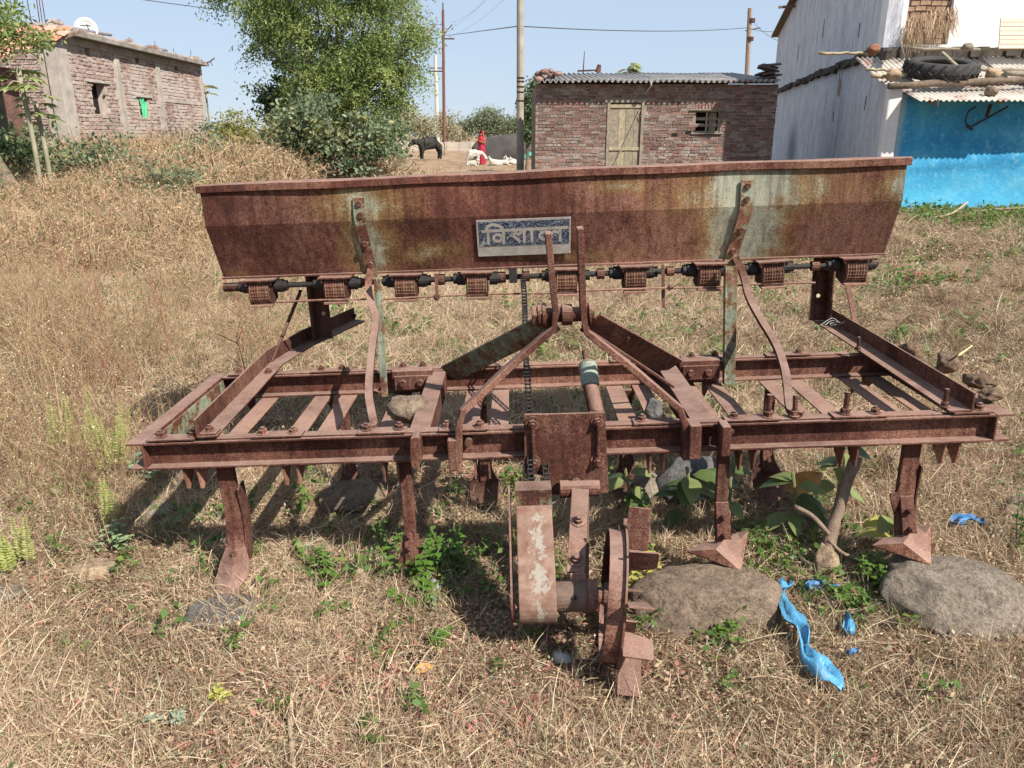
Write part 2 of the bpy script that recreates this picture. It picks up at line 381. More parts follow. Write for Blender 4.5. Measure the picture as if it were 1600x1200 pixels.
def brush_clump(k, n=95, h=1.0, spread=.55):
    bl = []; ex = []
    for i in range(n):
        a = random.uniform(0, 6.283); r = spread*math.sqrt(random.random())*.8
        p = Vector((r*math.cos(a), r*math.sin(a), random.uniform(0, .3)))
        hh = h*random.uniform(.35, 1); d = Vector((random.gauss(0, .38), random.gauss(0, .38), 1)).normalized()
        q = p + d*hh*.6; droop = Vector((random.gauss(0, .6), random.gauss(0, .6), random.uniform(-.9, .6)))
        t = q + droop.normalized()*hh*random.uniform(.2, .45)
        bl.append(([p, q, (q+t)/2 + Vector((0, 0, .03)), t], random.uniform(.007, .016), random.random()))
        for j in range(6):
            b = p.lerp(q, random.uniform(.3, 1)); e = b + rv(.16)
            bl.append(([b, e], random.uniform(.004, .010), random.random()))
            if random.random() < .6: ex.append((leafq(e, rv(), rv(), .05, .028), random.random(), 1 if random.random() < .82 else 2))
    return blade_mesh(f'brush_{k}', bl, [M_BRUSH, M_BRUSH, M_CASTOR], ex)

def scatter(name, meshes, pts, rots, scales, label, kind='stuff', pick=None):
    col = bpy.data.collections.new(name + '_variants')
    for i, me in enumerate(meshes):
        o = bpy.data.objects.new(f'{name}_variant_{i:02d}', me); col.objects.link(o)
    N_ = len(pts); me = bpy.data.meshes.new(name); me.vertices.add(N_); me.vertices.foreach_set('co', np.asarray(pts, np.float32).ravel())
    a = me.attributes.new('rot', 'FLOAT_VECTOR', 'POINT'); a.data.foreach_set('vector', np.asarray(rots, np.float32).ravel())
    a = me.attributes.new('scl', 'FLOAT', 'POINT'); a.data.foreach_set('value', np.asarray(scales, np.float32))
    a = me.attributes.new('pick', 'INT', 'POINT'); a.data.foreach_set('value', (RNG.integers(0, len(meshes), N_) if pick is None else pick).astype(np.int32))
    o = link(name, me); tag(o, label, kind=kind)
    g = bpy.data.node_groups.new(name + '_nodes', 'GeometryNodeTree')
    g.interface.new_socket('Geometry', in_out='INPUT', socket_type='NodeSocketGeometry'); g.interface.new_socket('Geometry', in_out='OUTPUT', socket_type='NodeSocketGeometry')
    gi = g.nodes.new('NodeGroupInput'); go = g.nodes.new('NodeGroupOutput'); ci = g.nodes.new('GeometryNodeCollectionInfo')
    ci.inputs['Collection'].default_value = col; ci.inputs['Separate Children'].default_value = True; ci.inputs['Reset Children'].default_value = True
    ip = g.nodes.new('GeometryNodeInstanceOnPoints'); ip.inputs['Pick Instance'].default_value = True
    def na(nm, t):
        x = g.nodes.new('GeometryNodeInputNamedAttribute'); x.data_type = t; x.inputs['Name'].default_value = nm
        return [s_ for s_ in x.outputs if s_.name == 'Attribute' and s_.enabled][0]
    er = g.nodes.new('FunctionNodeEulerToRotation')
    g.links.new(gi.outputs[0], ip.inputs['Points']); g.links.new(ci.outputs[0], ip.inputs['Instance'])
    g.links.new(na('rot', 'FLOAT_VECTOR'), er.inputs[0]); g.links.new(er.outputs[0], ip.inputs['Rotation'])
    g.links.new(na('scl', 'FLOAT'), ip.inputs['Scale']); g.links.new(na('pick', 'INT'), ip.inputs['Instance Index'])
    g.links.new(ip.outputs[0], go.inputs[0])
    md = o.modifiers.new('scatter', 'NODES'); md.node_group = g
    return o
def region(n, x0, x1, y0, y1, keep=None, fan=None):
    x = RNG.uniform(x0, x1, n); y = RNG.uniform(y0, y1, n)
    if fan: x = x * (fan[0] + fan[1]*y)      # widen with distance
    if keep is not None:
        k = RNG.random(n) < keep(x, y); x, y = x[k], y[k]
    return np.stack([x, y], 1)
def vnoise(x, y, s_, seed=0):
    r = np.random.default_rng(seed); z = 0
    for i in range(5):
        a, b, p = r.normal(0, s_, 3)[:2].tolist() + [r.uniform(0, 6.28)]; z = z + np.sin(a*x + b*y + p)
    return z/5*1.4/2 + .5
# ---- large features that grass must avoid
BOULD = [(.58, 1.98, .185, .125), (1.335, 1.97, .21, .15)]
def clear(x, y):
    k = np.ones_like(x)
    for bx, by, rx, ry in BOULD: k = k*(((x-bx)/rx)**2 + ((y-by)/ry)**2 > .95)
    k = k*(1 - ((x > 7.2) & (y > 15.6)))*(1 - ((x > .5) & (x < 6.6) & (y > 19.9) & (y < 24.2)))
    return k
def dense(x, y):
    bare = ss(1.6, 3.2, x - .12*y)*.35
    thin = ss(.52, .72, vnoise(x, y, 1.9, 3))*.55 + ss(.5, .7, vnoise(x, y, 5.5, 13))*.35; yard = .85*ss(22, 26, y)*(x > -5 + 0*x)
    return clear(x, y)*np.clip(1 - bare - thin, .08, 1)*(1 - yard)
P = [region(24000, -1, 1, .9, 3.4, dense, (.55, .66)), region(20000, -1, 1, 3.4, 7.5, dense, (.55, .68)), region(22000, -1, 1, 7.5, 17, dense, (.5, .7)), region(12000, -1, 1, 17, 46, lambda x, y: dense(x, y)*.8, (.5, .7))]
S = [RNG.uniform(.6, 1.15, len(P[0])), RNG.uniform(.9, 1.7, len(P[1])), RNG.uniform(1.5, 2.8, len(P[2])), RNG.uniform(2.5, 4.0, len(P[3]))]
pts = np.concatenate(P); sc = np.concatenate(S); pz = ground_z(pts[:, 0], pts[:, 1]) - .004
rot = np.stack([RNG.normal(0, .12, len(pts)), RNG.normal(0, .12, len(pts)), RNG.uniform(0, 6.283, len(pts))], 1)
brown = np.clip(-.5*np.exp(-(((pts[:, 0] + 2.6)/1.8)**2 + ((pts[:, 1] - 8)/1.8)**2)) + 1.9*(vnoise(pts[:, 0], pts[:, 1], 2.6, 21) - .42) + .35*ss(-.8, -1.8, pts[:, 0])*ss(2, 3, pts[:, 1]) + .55*ss(1.5, 2.3, pts[:, 0])*ss(2.8, 3.5, pts[:, 1]) - .35*np.exp(-((pts[:, 0] + 1.2)**2 + (pts[:, 1] - 6.5)**2)/6), 0, 1)
pk_ = RNG.integers(0, 8, len(pts)) + 8*(RNG.random(len(pts)) < brown)
scatter('dry_grass', [straw_tuft(i, random.choice([16, 22, 28]), random.choice([.6, .8, .95]), ln=random.choice([(.015, .055), (.02, .07), (.02, .07), (.03, .12)]), seeds=random.choice([0, 1, 3]), chips=random.choice([10, 18, 26]), smat=None if i < 8 else M_BROWNSTRAW) for i in range(16)],
        np.column_stack([pts, pz]), rot, sc, 'matted dry straw coloured grass and litter covering the field', pick=pk_)
def place(P, lo, hi, dz=0):
    s_ = RNG.uniform(lo, hi, len(P)); z = ground_z(P[:, 0], P[:, 1]) + dz
    return np.column_stack([P, z]), np.stack([RNG.normal(0, .15, len(P)), RNG.normal(0, .15, len(P)), RNG.uniform(0, 6.283, len(P))], 1), s_
def clumpk(x, y): return clear(x, y)*np.clip((vnoise(x, y, 3.4, 31) - .45)*2.2, .02, 1)*(.35 + .65*ss(2.6, 4, y))
P0 = np.concatenate([region(3600, -1, 1, .9, 3.4, clumpk, (.5, .66)), region(7000, -1, 1, 3.4, 9, clumpk, (.5, .7))])
a_, b_, c_ = place(P0, .6, 1.3); c_ = c_*np.where(P0[:, 1] > 3.4, 1.35, .8)
scatter('dry_grass_clumps', [clump_tuft(i, mat=None if i % 2 else M_BROWNSTRAW) for i in range(8)], a_, b_, c_, 'rooted clumps of dry grass across the field')
# upright dry weeds, thick on the left and behind the drill
def weedk(x, y):
    k = ss(-.9, -1.7, x + .05*y)*ss(2.0, 3.0, y) * 1.0 + .12*ss(3.6, 4.2, y)*(x < 3) + .05
    patch = np.exp(-(((x + 2.7)/1.6)**4 + ((y - 7.9)/1.7)**4))*1.2 + .8*ss(-1.6, -.9, x)*ss(4, 5, y) + .45*ss(9, 11, y)  # open straw patch
    return clear(x, y)*np.clip(k - patch, 0, 1)*np.clip(vnoise(x, y, 2.4, 8)*2.2 - .55, .05, 1)*(((np.abs(x - .15) > 1.35) | (y < 1.9) | (y > 3.3)))
P1 = np.concatenate([region(9500, -1, 1, 2.0, 8, weedk, (.4, .7)), region(7000, -1, 1, 8, 20, weedk, (.4, .7))])
a_, b_, c_ = place(P1, .45, 1.15); c_ = c_*np.where(P1[:, 1] > 8, 1.25, 1.0)*(.65 + .7*vnoise(P1[:, 0], P1[:, 1], 1.5, 18))
scatter('dry_weeds', [weed_tuft(i) for i in range(8)], a_, b_, c_, 'upright dry weeds with pale seed heads')
# low green weeds
def greenk(x, y):
    k = .006 + .05*ss(3.4, 5, y) + 0*x
    for gx_, gy_, r_, s_ in ((-.20, 2.12, .11, .40), (-.42, 2.18, .09, .35), (-.62, 2.16, .10, .3), (.98, 2.18, .14, .30), (1.05, 1.98, .08, .15), (.36, 2.0, .08, .4), (.0, 2.45, .4, .05), (.95, 2.45, .3, .08), (-1.15, 2.5, .3, .06), (.55, 1.87, .05, .6),
                            (8.3, 12.2, 2.2, .9), (2.0, 4.2, .6, .12), (.6, 4.1, .7, .30), (1.0, 4.6, .7, .25), (-1.0, 4.6, .5, .45), (-1.2, 5.4, .6, .4), (3.4, 6.6, .4, .5), (2.8, 5.0, .25, .7)):
        k = k + s_*np.exp(-((x-gx_)**2 + (y-gy_)**2)/r_**2)
    return clear(x, y)*np.clip(k, 0, 1)
P2 = np.concatenate([region(13000, -1, 1, .9, 3.4, greenk, (.5, .66)), region(6000, -1, 1, 3.4, 8, greenk, (.5, .68)), region(7000, -1, 1, 8, 16, greenk, (.5, .7))])
a_, b_, c_ = place(P2, .5, 1.15, .005); c_ = c_*(1 + .16*np.maximum(P2[:, 1] - 2, 0))
scatter('green_weeds', [green_tuft(i, 26, (.010, .021)) for i in range(5)] + [green_tuft(9, 22, (.006, .012), M_BLUEGREEN)], a_, b_, c_, 'low green weeds spreading through the dry grass')
# reddish leaf litter
def redk(x, y): return clear(x, y)*np.clip(vnoise(x, y, 3, 5)*1.3 - .35, 0, 1)
P3 = region(4200, -1, 1, .9, 4, redk, (.5, .66)); a_, b_, c_ = place(P3, .6, 1.5, .012)
M_RED = leaf_mat('red_litter', [(0, (.34, .11, .10)), (.5, (.42, .20, .16)), (1, (.25, .10, .08))], .2, .7)
scatter('leaf_litter', [blade_mesh(f'litter_{i}', [([(0, 0, 0), (.02, .004, .006)], .003, random.random())], [M_RED], [(leafq(rv(.03)*Vector((1, 1, 0)), rv(), Vector((0, 0, 1)) + rv(.6), .018, .010), random.random(), 0) for j in range(6)]) for i in range(4)], a_, b_, c_, 'fallen reddish brown leaves in the grass')
# tall dry brush on the left
def brushk(x, y):
    edge = -3.0 - .14*(y - 8)
    return ss(edge, edge - 1.0, x)*ss(6.2, 9.5, y)*(1 - ss(24, 28, y))*(x > -13)
P4 = region(5200, -13, -1, 6, 26, brushk)
P4 = P4[~((P4[:, 0] < -10.3) & (P4[:, 1] > 19.3))]
a_, b_, c_ = place(P4, .5, 1.0, -.05)
c_ = c_*(.60 + .40*np.clip((P4[:, 1] - 7)/7, 0, 1))*(.55 + .95*vnoise(P4[:, 0], P4[:, 1], .9, 4))
scatter('dry_brush', [brush_clump(i) for i in range(7)], a_, b_, c_, 'tall tangled dry brush in front of the brick house')

# ------------------------------------------------------------------ seed drill
DR = empty('seed_drill', (.15, 2.1, 0), (0, -rad(2.1), 0), 'rusty tractor seed drill with long hopper, steel frame and front ground wheel in the grass', 'seed drill')
BV = .0018
# frame beams (channel sections, recess outwards)
def chan(o, D, out, name='frame_beam', mat=RUST, w_=.038, h=.085, t=.007):
    # out: unit vector flanges point to; o: corner at web inner side, bottom
    return MB().prism([(0, 0), (w_, 0), (w_, t), (t, t), (t, h-t), (w_, h-t), (w_, h), (0, h)], o, out, (0, 0, 1), D).build(name, mat, DR, bevel=BV)
chan((-1.222, .038, .445), (2.504, 0, 0), (0, -1, 0))
chan((-1.222, .69, .445), (2.504, 0, 0), (0, -1, 0))
chan((-1.2225, .0, .446), (0, .69, 0), (-1, 0, 0), w_=.05)
chan((1.2825, .0, .446), (0, .69, 0), (1, 0, 0), w_=.05)
p = MB().box(-1.221, -1.216, .052, .648, .455, .52).build('paint_panel', RUSTG, DR); tag(p, 'inner face of end beam with faded green paint')
# top plates and bolts
bolt_me = {}
def bolt_mesh(kind):
    m = MB()
    if kind == 'nut': m.cyl((0, 0, 0), (0, 0, .003), .015, 14).cyl((0, 0, .003), (0, 0, .013), .0115, 6).cyl((0, 0, .013), (0, 0, .019), .0058, 10)
    if kind == 'stud': m.cyl((0, 0, 0), (0, 0, .003), .016, 14).cyl((0, 0, .003), (0, 0, .016), .0125, 6).cyl((0, 0, .016), (0, 0, .062), .0072, 10)
    if kind == 'head': m.cyl((0, 0, 0), (0, 0, .0085), .0105, 6, .0095)
    if kind == 'small': m.cyl((0, 0, 0), (0, 0, .012), .0065, 8).cyl((0, 0, .012), (0, 0, .016), .004, 8)
    if kind == 'washer': m.cyl((0, 0, 0), (0, 0, .004), .021, 16).cyl((0, 0, .004), (0, 0, .016), .013, 6).cyl((0, 0, .016), (0, 0, .026), .0065, 10)
    me = m.mesh('bolt_' + kind, RUST); return me
for k in ('nut', 'stud', 'head', 'small', 'washer'): bolt_me[k] = bolt_mesh(k)
def bolt(loc, axis=(0, 0, 1), kind='nut', s=1, parent=None, mat=None):
    q = Vector(axis).to_track_quat('Z', 'Y').to_euler(); q.rotate_axis('Z', random.uniform(0, 1))
    return link('bolt', bolt_me[kind], parent or DR, loc, q, s*random.uniform(.93, 1.05))
def fx(px): return (px - 871.9)/534
TOP = .530
for y0, n_ in ((.004, 'flat_bar'), (.655, 'flat_bar')):
    MB().box(-1.03, 1.13, y0 + .006, y0 + .042, TOP + .0005, TOP + .005).build('flat_bar', RUST, DR, bevel=.001)
pl = [(227, 303), (393, 472), (559, 635), (687, 765), (993, 1058), (1136, 1222), (1304, 1390), (1490, 1551)]
for i, (a, b) in enumerate(pl):
    MB().box(fx(a), fx(b), -.002, .045, TOP + .0055, TOP + .011).build('clamp_plate', RUST, DR, bevel=.001)
    MB().box(fx(a) + .01, fx(b) + .012, .652, .698, TOP + .0055, TOP + .011).build('clamp_plate', RUST, DR, bevel=.001)
studs = {1205, 1247, 1325}
for px in (245, 297, 408, 457, 572, 624, 700, 752, 858, 907, 1008, 1152, 1205, 1247, 1325, 1372, 1535):
    bolt((fx(px), .022 + random.uniform(-.004, .004), TOP + .011), (random.uniform(-.08, .08), random.uniform(-.08, .08), 1), 'stud' if px in studs else 'nut', 1.1)
for a, b in pl:
    for u in (.25, .78): bolt((fx(a) + (fx(b) - fx(a))*u + .01, .675, TOP + .011), (0, 0, 1), 'nut', 1.0)
bolt((fx(1482), .03, TOP + .02), (.05, 0, 1), 'stud', .9); bolt((1.14, .62, TOP + .03), (0, 0, 1), 'stud', .8)
# lower clamp angles: flat leg lit on top, triangular ends hanging under the front beam
for cx in (-1.10, -.80, -.50, -.225, .30, .57, .875, 1.175):
    for s_ in (-1, 1):
        m = MB(); xa = cx + s_*.018; xb = cx + s_*.080
        m.box(min(xa, xb), max(xa, xb), .012, .69, .438, .4435)
        x0 = xa if s_ > 0 else xa - .006
        m.prism([(.010, .438), (.020, .372), (.034, .365), (.115, .438)], (x0, 0, 0), (0, 1, 0), (0, 0, 1), (.006, 0, 0))
        m.prism([(.60, .438), (.67, .37), (.685, .438)], (x0, 0, 0), (0, 1, 0), (0, 0, 1), (.006, 0, 0))
        m.build('clamp_angle', RUSTY, DR, bevel=.001)
# cross members
MB().box(-.440, -.378, .0385, .651, .455, .526).build('cross_member', RUST, DR, bevel=BV)
MB().box(.405, .475, .0385, .651, .455, .526).build('cross_member', RUST, DR, bevel=BV)
# hopper rails: angle sections that run back and carry the uprights
def angle(pts, out, wv=.058, wh=.062, t=.006, name='support_rail', up=(0, 0, 1)):
    m = MB(); P_ = [Vector(p) for p in pts]
    for a, b in zip(P_[:-1], P_[1:]):
        d = b - a; o_ = Vector(out); o_ = (o_ - d*(o_.dot(d)/d.dot(d))).normalized(); u_ = Vector(up)
        m.prism([(0, 0), (wh, 0), (wh, t), (t, t), (t, wv), (0, wv)], a, o_, u_, d)
    return m.build(name, RUST, DR, bevel=.0012)
angle([(-1.060, .0, TOP + .012), (-1.065, .72, TOP + .025), (-1.0, .98, TOP + .035), (-.84, 1.28, TOP + .06)], (1, 0, 0))
angle([(1.212, .0, TOP + .012), (1.220, .72, TOP + .022), (1.215, 1.09, TOP + .03)], (-1, 0, 0), wh=.07)
# welded plate end of left rail, outrigger tongue on the right
MB().box(1.245, 1.31, .44, .70, TOP + .006, TOP + .012).build('rail_tongue', RUST, DR, bevel=.001)
MB().box(-1.052, -1.002, .004, .05, TOP + .0185, TOP + .024).build('rail_washer', RUST, DR, bevel=.001); bolt((-1.028, .03, TOP + .024), (0, 0, 1), 'nut')
bolt((-1.025, .60, TOP + .028), (0, 0, 1), 'nut', 1.0)
# uprights and brace rods
def upright(x, y, s_):
    m = MB(); m.prism([(0, 0), (.07, 0), (.07, .006), (.006, .006), (.006, .06), (0, .06)], (x, y, TOP + .04), (s_, 0, 0), (0, -1, 0), (0, 0, .36)); m.build('hopper_upright', RUSTD, DR, bevel=.001)
upright(-.955, 1.04, 1); upright(1.19, 1.06, -1)
for xx in (-.91, 1.14): MB().cyl((xx, 1.032, .68), (xx, 1.0285, .68), .008, 12).build('bolt_hole', plain('pale_hole', (.5, .42, .33)), DR)
MB().cyl((-.985, .99, .78), (-1.055, .74, TOP + .03), .007).build('brace_rod', RUSTD, DR); MB().bar((1.235, 1.02, .79), (1.24, .86, TOP + .03), .02, .006).build('brace_rod', RUST, DR)
bolt((-.99, .99, .785), (1, 0, 0), 'small'); MB().tube(smooth_path([(-.83, 1.27, .62), (-.84, 1.27, .60), (-.87, 1.27, .56)]), .007, 6).build('rail_hook', RUSTD, DR)
# wire tied on the right rail
for k in range(4):
    MB().tube(smooth_path([(1.12 + .02*k, .93, TOP + .05), (1.17, .94, TOP + .075 - .01*k), (1.20 + .01*k, .92, TOP + .06), (1.245, .90, TOP + .105 - .012*k)]), .0011, 5).build('tie_wire', plain('bright_wire', (.5, .48, .44), .5), DR)

# ---- hopper
HX0, HX1 = -1.210, 1.274
def hop_prof(t): return [(.70, 1.215), (.70, 1.085), (.765, .892), (.95, .892), (1.05, 1.05), (1.05, 1.215)]
m = MB(); NS = 44; pr = hop_prof(0); npf = len(pr)
for i in range(NS + 1):
    x = HX0 + (HX1 - HX0)*i/NS; dent = .004*math.sin(x*3.3) + .003*math.sin(x*7.9 + 1)
    tp = .012*(abs(2*i/NS - 1) > .99)
    for j, (y, z) in enumerate(pr):
        xx = x + (tp*(1 if x < 0 else -1) if j in (2, 3) else 0)
        m.v.append((xx, y + dent*(1.3 if j == 0 else .6 if j == 1 else .8), z + (.004*math.sin(x*2.1 + .6) if j in (0, 5) else 0)))
for i in range(NS):
    for j in range(npf - 1): a = i*npf + j; m.f.append((a, a + npf, a + npf + 1, a + 1)); m.m.append(0)
m.f.append(tuple(range(npf))); m.m.append(0); m.f.append(tuple(range(NS*npf, NS*npf + npf))[::-1]); m.m.append(0)
o = m.build('hopper_box', RUSTH, DR); sd_ = o.modifiers.new('sheet', 'SOLIDIFY'); sd_.thickness = .003; sd_.offset = -1
tag(o, 'long sheet metal hopper body with worn pale green paint')
m = MB(); pth = [(HX0 - .014 + (HX1 - HX0 + .028)*i/40, 0, 0) for i in range(41)]
for i, (x, _, _) in enumerate(pth):
    dz = .004*math.sin(x*2.1 + .6) + .0012*math.sin(x*11); dy = .004*math.sin(x*3.3) + .0025*math.sin(x*9 + .4)
    sec = [(.684 + dy, 1.207 + dz), (.687 + dy, 1.205 + dz), (.697 + dy, 1.206 + dz), (.697 + dy, 1.214 + dz), (1.075, 1.214 + dz), (1.075, 1.222 + dz), (.690 + dy, 1.234 + dz), (.684 + dy, 1.230 + dz)]
    m.v += [(x, a, b) for a, b in sec]
for i in range(40):
    for j in range(8): a = i*8 + j; b = i*8 + (j+1) % 8; m.f.append((a, a+8, b+8, b)); m.m.append(0)
m.f.append(tuple(range(8))); m.f.append(tuple(range(320, 328))[::-1]); m.m += [0, 0]
m.build('hopper_lid', RUST, DR)
MB().box(HX0 + .01, HX1 - .01, .748, .95, .884, .8905).build('hopper_bottom_flange', RUST, DR, bevel=.001)
# straps on the hopper face, S-curved down to the front beam
def gstrap(name, pts, w_, t, mat):
    return MB().strip(smooth_path(pts, 5), w_, t).build(name, mat, DR, bevel=.001)
gstrap('strap', [(-.652, .692, 1.165), (-.654, .691, 1.09), (-.650, .712, 1.02), (-.643, .745, .925), (-.637, .745, .87)], .040, .007, RUSTP)
gstrap('strap', [(.722, .692, 1.175), (.722, .691, 1.09), (.716, .712, 1.02), (.700, .745, .925), (.690, .745, .86)], .046, .007, RUSTP)
import sys
s1 = [(-.640, .735, .905), (-.650, .715, .85), (-.637, .66, .80), (-.606, .56, .75), (-.598, .42, .694), (-.591, .30, .64), (-.575, .17, .606), (-.553, .08, .575), (-.545, .05, .549), (-.575, .028, .547)]
gstrap('strut', s1, .024, .012, RUST)
s2 = [(.705, .735, .90), (.735, .715, .83), (.741, .66, .765), (.756, .56, .705), (.769, .42, .648), (.761, .30, .600), (.730, .17, .572), (.708, .09, .556), (.700, .04, .547), (.725, .02, .547)]
gstrap('strut', s2, .026, .014, RUST)
for (x, y, z) in ((-.652, .688, 1.145), (-.650, .690, 1.105), (-.648, .716, 1.00), (-.640, .738, .92), (.722, .688, 1.155), (.722, .688, 1.11), (.714, .716, 1.0), (.698, .738, .92)):
    bolt((x, y, z), (0, -1, -.1 if z < 1.05 else 0), 'head', 1.15)
for (x, s_) in ((-.605, .011), (.672, .019)):
    MB().bar((x, .60, .45), (x + .003, .66, .88), s_*2, .006).build('hopper_post', RUSTG, DR, bevel=.001)
    MB().bar((x - s_, .61, .45), (x - s_, .67, .88), .03, .005, (0, 1, 0)).build('hopper_post_web', RUSTG, DR, bevel=.001)
for x0 in (-.575, .485):
    MB().box(x0, x0 + .15, .605, .655, .468, .545).build('mount_block', RUST, DR, bevel=.003)
    MB().box(x0 + .01, x0 + .145, .596, .6045, .475, .528).build('mount_plate', RUST, DR, bevel=.002)
    for dx in (.04, .105): bolt((x0 + dx, .596, .502), (0, -1, 0), 'head', 1.3)
# ---- name plate with embossed lettering
def facept(x, z, off):  # point on the sloping lower hopper face
    t = (1.085 - z)/(1.085 - .892); return Vector((x, .70 + .065*t - off + .004*math.sin(x*3.3)*.7, z))
n = NT('plate_ink', .45, .5); f = n.noise(190, 2, rough=.9); f2 = n.noise(18, 5)
c = n.ramp(f, [(.48, (.012, .020, .042)), (.56, (.09, .115, .16)), (.66, (.36, .38, .38))])
c = n.mix(n.ramp(f2, [(.60, 0.), (.66, .8)]), c, (.34, .33, .30)); n.col(c); M_INK = n.m
M_PLATE = plain('worn_plate_metal', (.37, .34, .30), .5, .5, .22, 30, .1, .2)
x0, x1, z0, z1 = -.240, .100, .936, 1.072
def fq(a, b, c2, d, off, th, m):
    P0 = facept(a, c2, off); P1 = facept(b, c2, off); P2 = facept(b, d, off); P3 = facept(a, d, off); nn = (P1-P0).cross(P3-P0).normalized()*th
    m.add([P0, P1, P2, P3, P0+nn, P1+nn, P2+nn, P3+nn], [(4, 5, 6, 7), (0, 1, 5, 4), (1, 2, 6, 5), (2, 3, 7, 6), (3, 0, 4, 7)])
m = MB(); fq(x0, x1, z0, z1, .010, .002, m); plate = m.build('name_plate', M_PLATE, DR); tag(plate, 'metal name plate with Hindi lettering on speckled blue ground')
m = MB(); fq(x0 + .008, x1 - .006, z0 + .038, z1 - .008, .0125, .0008, m); m.build('ink_panel', M_INK, plate)
# letters: strokes in plate units (0..1 wide, 0..1 high over the ink panel), drawn from the photograph
def stroke(m, pts, wd):
    pts = smooth_path([(a, b, 0) for a, b in pts], 5) if len(pts) > 2 else [Vector((a, b, 0)) for a, b in pts]
    W, Hh = (x1 - x0 - .014), (z1 - z0 - .046)
    def P_(u, v): return facept(x0 + .008 + u*W, z0 + .038 + v*Hh, .0140)
    vs = []
    for i, p in enumerate(pts):
        d = pts[min(i+1, len(pts)-1)] - pts[max(i-1, 0)]; d = Vector((d.x*W, d.y*Hh, 0)).normalized(); s_ = Vector((-d.y, d.x, 0))*wd/2
        vs += [P_(p.x + s_.x/W, p.y + s_.y/Hh), P_(p.x - s_.x/W, p.y - s_.y/Hh)]
    n_ = len(vs); vs += [v + Vector((0, .0013, 0)) for v in vs]
    fs = []
    for i in range(len(pts)-1): a = i*2; fs += [(a, a+2, a+3, a+1), (a, a+n_, a+n_+2, a+2), (a+1, a+3, a+n_+3, a+n_+1)]
    m.add(vs, fs)
TH = .0105
def circ(cx, cy, rx, ry, n_=12, a0=0, a1=360): return [(cx + rx*math.cos(rad(a0 + (a1-a0)*i/n_)), cy + ry*math.sin(rad(a0 + (a1-a0)*i/n_))) for i in range(n_+1)]
glyphs = [
    [[(.03, .62), (.99, .66)]],                                                        # head line
    [[(.10, .62), (.10, .06)], [(.10, .62), (.09, .76), (.14, .88), (.20, .86), (.27, .72)]],   # i sign
    [[(.27, .64), (.27, .06)], circ(.205, .33, .045, .14)],                            # va
    [[(.385, .62), (.41, .54), (.38, .44), (.345, .42), (.38, .38), (.42, .26), (.455, .12)], [(.46, .62), (.46, .5), (.42, .42)], [(.50, .64), (.50, .08)]],   # sha
    [[(.585, .64), (.585, .08)]],                                                      # aa sign
    [[(.90, .66), (.90, .08)], [(.90, .42), (.84, .52), (.80, .40), (.80, .26), (.76, .46), (.71, .50), (.67, .36), (.70, .22), (.73, .20)]],                  # la
]
for g in glyphs:
    m = MB()
    for st in g: stroke(m, st, TH)
    m.build('letter', M_PLATE, plate)
for (xx, zz) in ((x0 + .004, z0 + .004), (x1 - .004, z0 + .004), (x0 + .004, z1 - .004), (x1 - .004, z1 - .004)):
    q = facept(xx, zz, .0125); MB().cyl(q, q + Vector((0, -.002, 0)), .0022, 8).build('rivet', M_PLATE, plate)

# ---- metering boxes, feed shaft, gate rod
def metering_box():
    root = MB().box(-.058, .062, .70, .80, .877, .8835).build('metering_box', RUST, DR, bevel=.001)
    # side cheeks
    m = MB()
    prof = [(.722, .876), (.80, .876), (.80, .80), (.735, .782), (.712, .80), (.708, .84)]
    m.prism(prof, (-.040, 0, 0), (0, 1, 0), (0, 0, 1), (.004, 0, 0)); m.build('cheek', RUSTD, root); MB().prism(prof, (.036, 0, 0), (0, 1, 0), (0, 0, 1), (.004, 0, 0)).build('cheek', RUSTD, root)
    m = MB(); path = [Vector((0, .724, .874)), Vector((0, .712, .852)), Vector((0, .709, .83)), Vector((0, .712, .81)), Vector((0, .722, .797)), Vector((0, .74, .79))]
    m.strip(path, .070, .003); m.build('flap_plate', RUSTP, root)
    m = MB()
    for i in range(8):
        xx = -.034 + .068*i/7; m.strip([p + Vector((xx, -.003, 0)) for p in smooth_path(path[:5], 2)], .0022, .004)
    for i in range(8):
        t = i/7*4; a = path[min(int(t), 3)].lerp(path[min(int(t), 3)+1], t - min(int(t), 3)); m.box(-.036, .036, a.y - .005, a.y - .001, a.z - .0012, a.z + .0012)
    tag(m.build('grille', RUSTY, root), kind='stuff')
    MB().box(-.043, .043, .700, .73, .783, .790).build('lip', RUSTY, root, bevel=.001)
    for s_ in (-1, 1):
        m = MB(); m.cyl((s_*.045, .77, .85), (s_*.075, .77, .85), .025, 14).cyl((s_*.075, .77, .85), (s_*.09, .77, .85), .020, 14); m.build('fluted_cup', BLACK, root)
        bb = bolt((s_*.046, .712, .877), (0, 0, -1), 'small', .95, root)
    return root
MBX = metering_box(); bx0 = MBX.location.copy()
for i, x in enumerate((-1.055, -.790, -.532, -.267, .062, .330, .592, .866, 1.135)):
    o = MBX if i == 0 else copy_tree(MBX, DR)
    o.location = (x, random.uniform(-.004, .004), 0)
    if i: o.rotation_euler = (0, random.uniform(-.03, .03), 0)
MB().cyl((-1.19, .77, .85), (1.24, .77, .85), .010, 10).build('feed_shaft', BLACK, DR)
MB().cyl((-1.205, .77, .85), (-1.14, .77, .85), .017, 10).build('shaft_end', RUSTD, DR); MB().cyl((1.19, .77, .852), (1.245, .77, .852), .016, 10).build('shaft_end', RUSTD, DR)
for x in (-.70, -.40, -.17, -.08, .20, .27, .46, .52, .74, 1.0): MB().cyl((x, .77, .85), (x + .028, .77, .85), random.uniform(.014, .021), 12).build('shaft_collar', RUSTD, DR)
MB().tube([(-1.0 + i*.2, .715, .797 + .003*math.sin(i*2.2)) for i in range(11)], .0042, 6).build('gate_rod', RUSTY, DR)
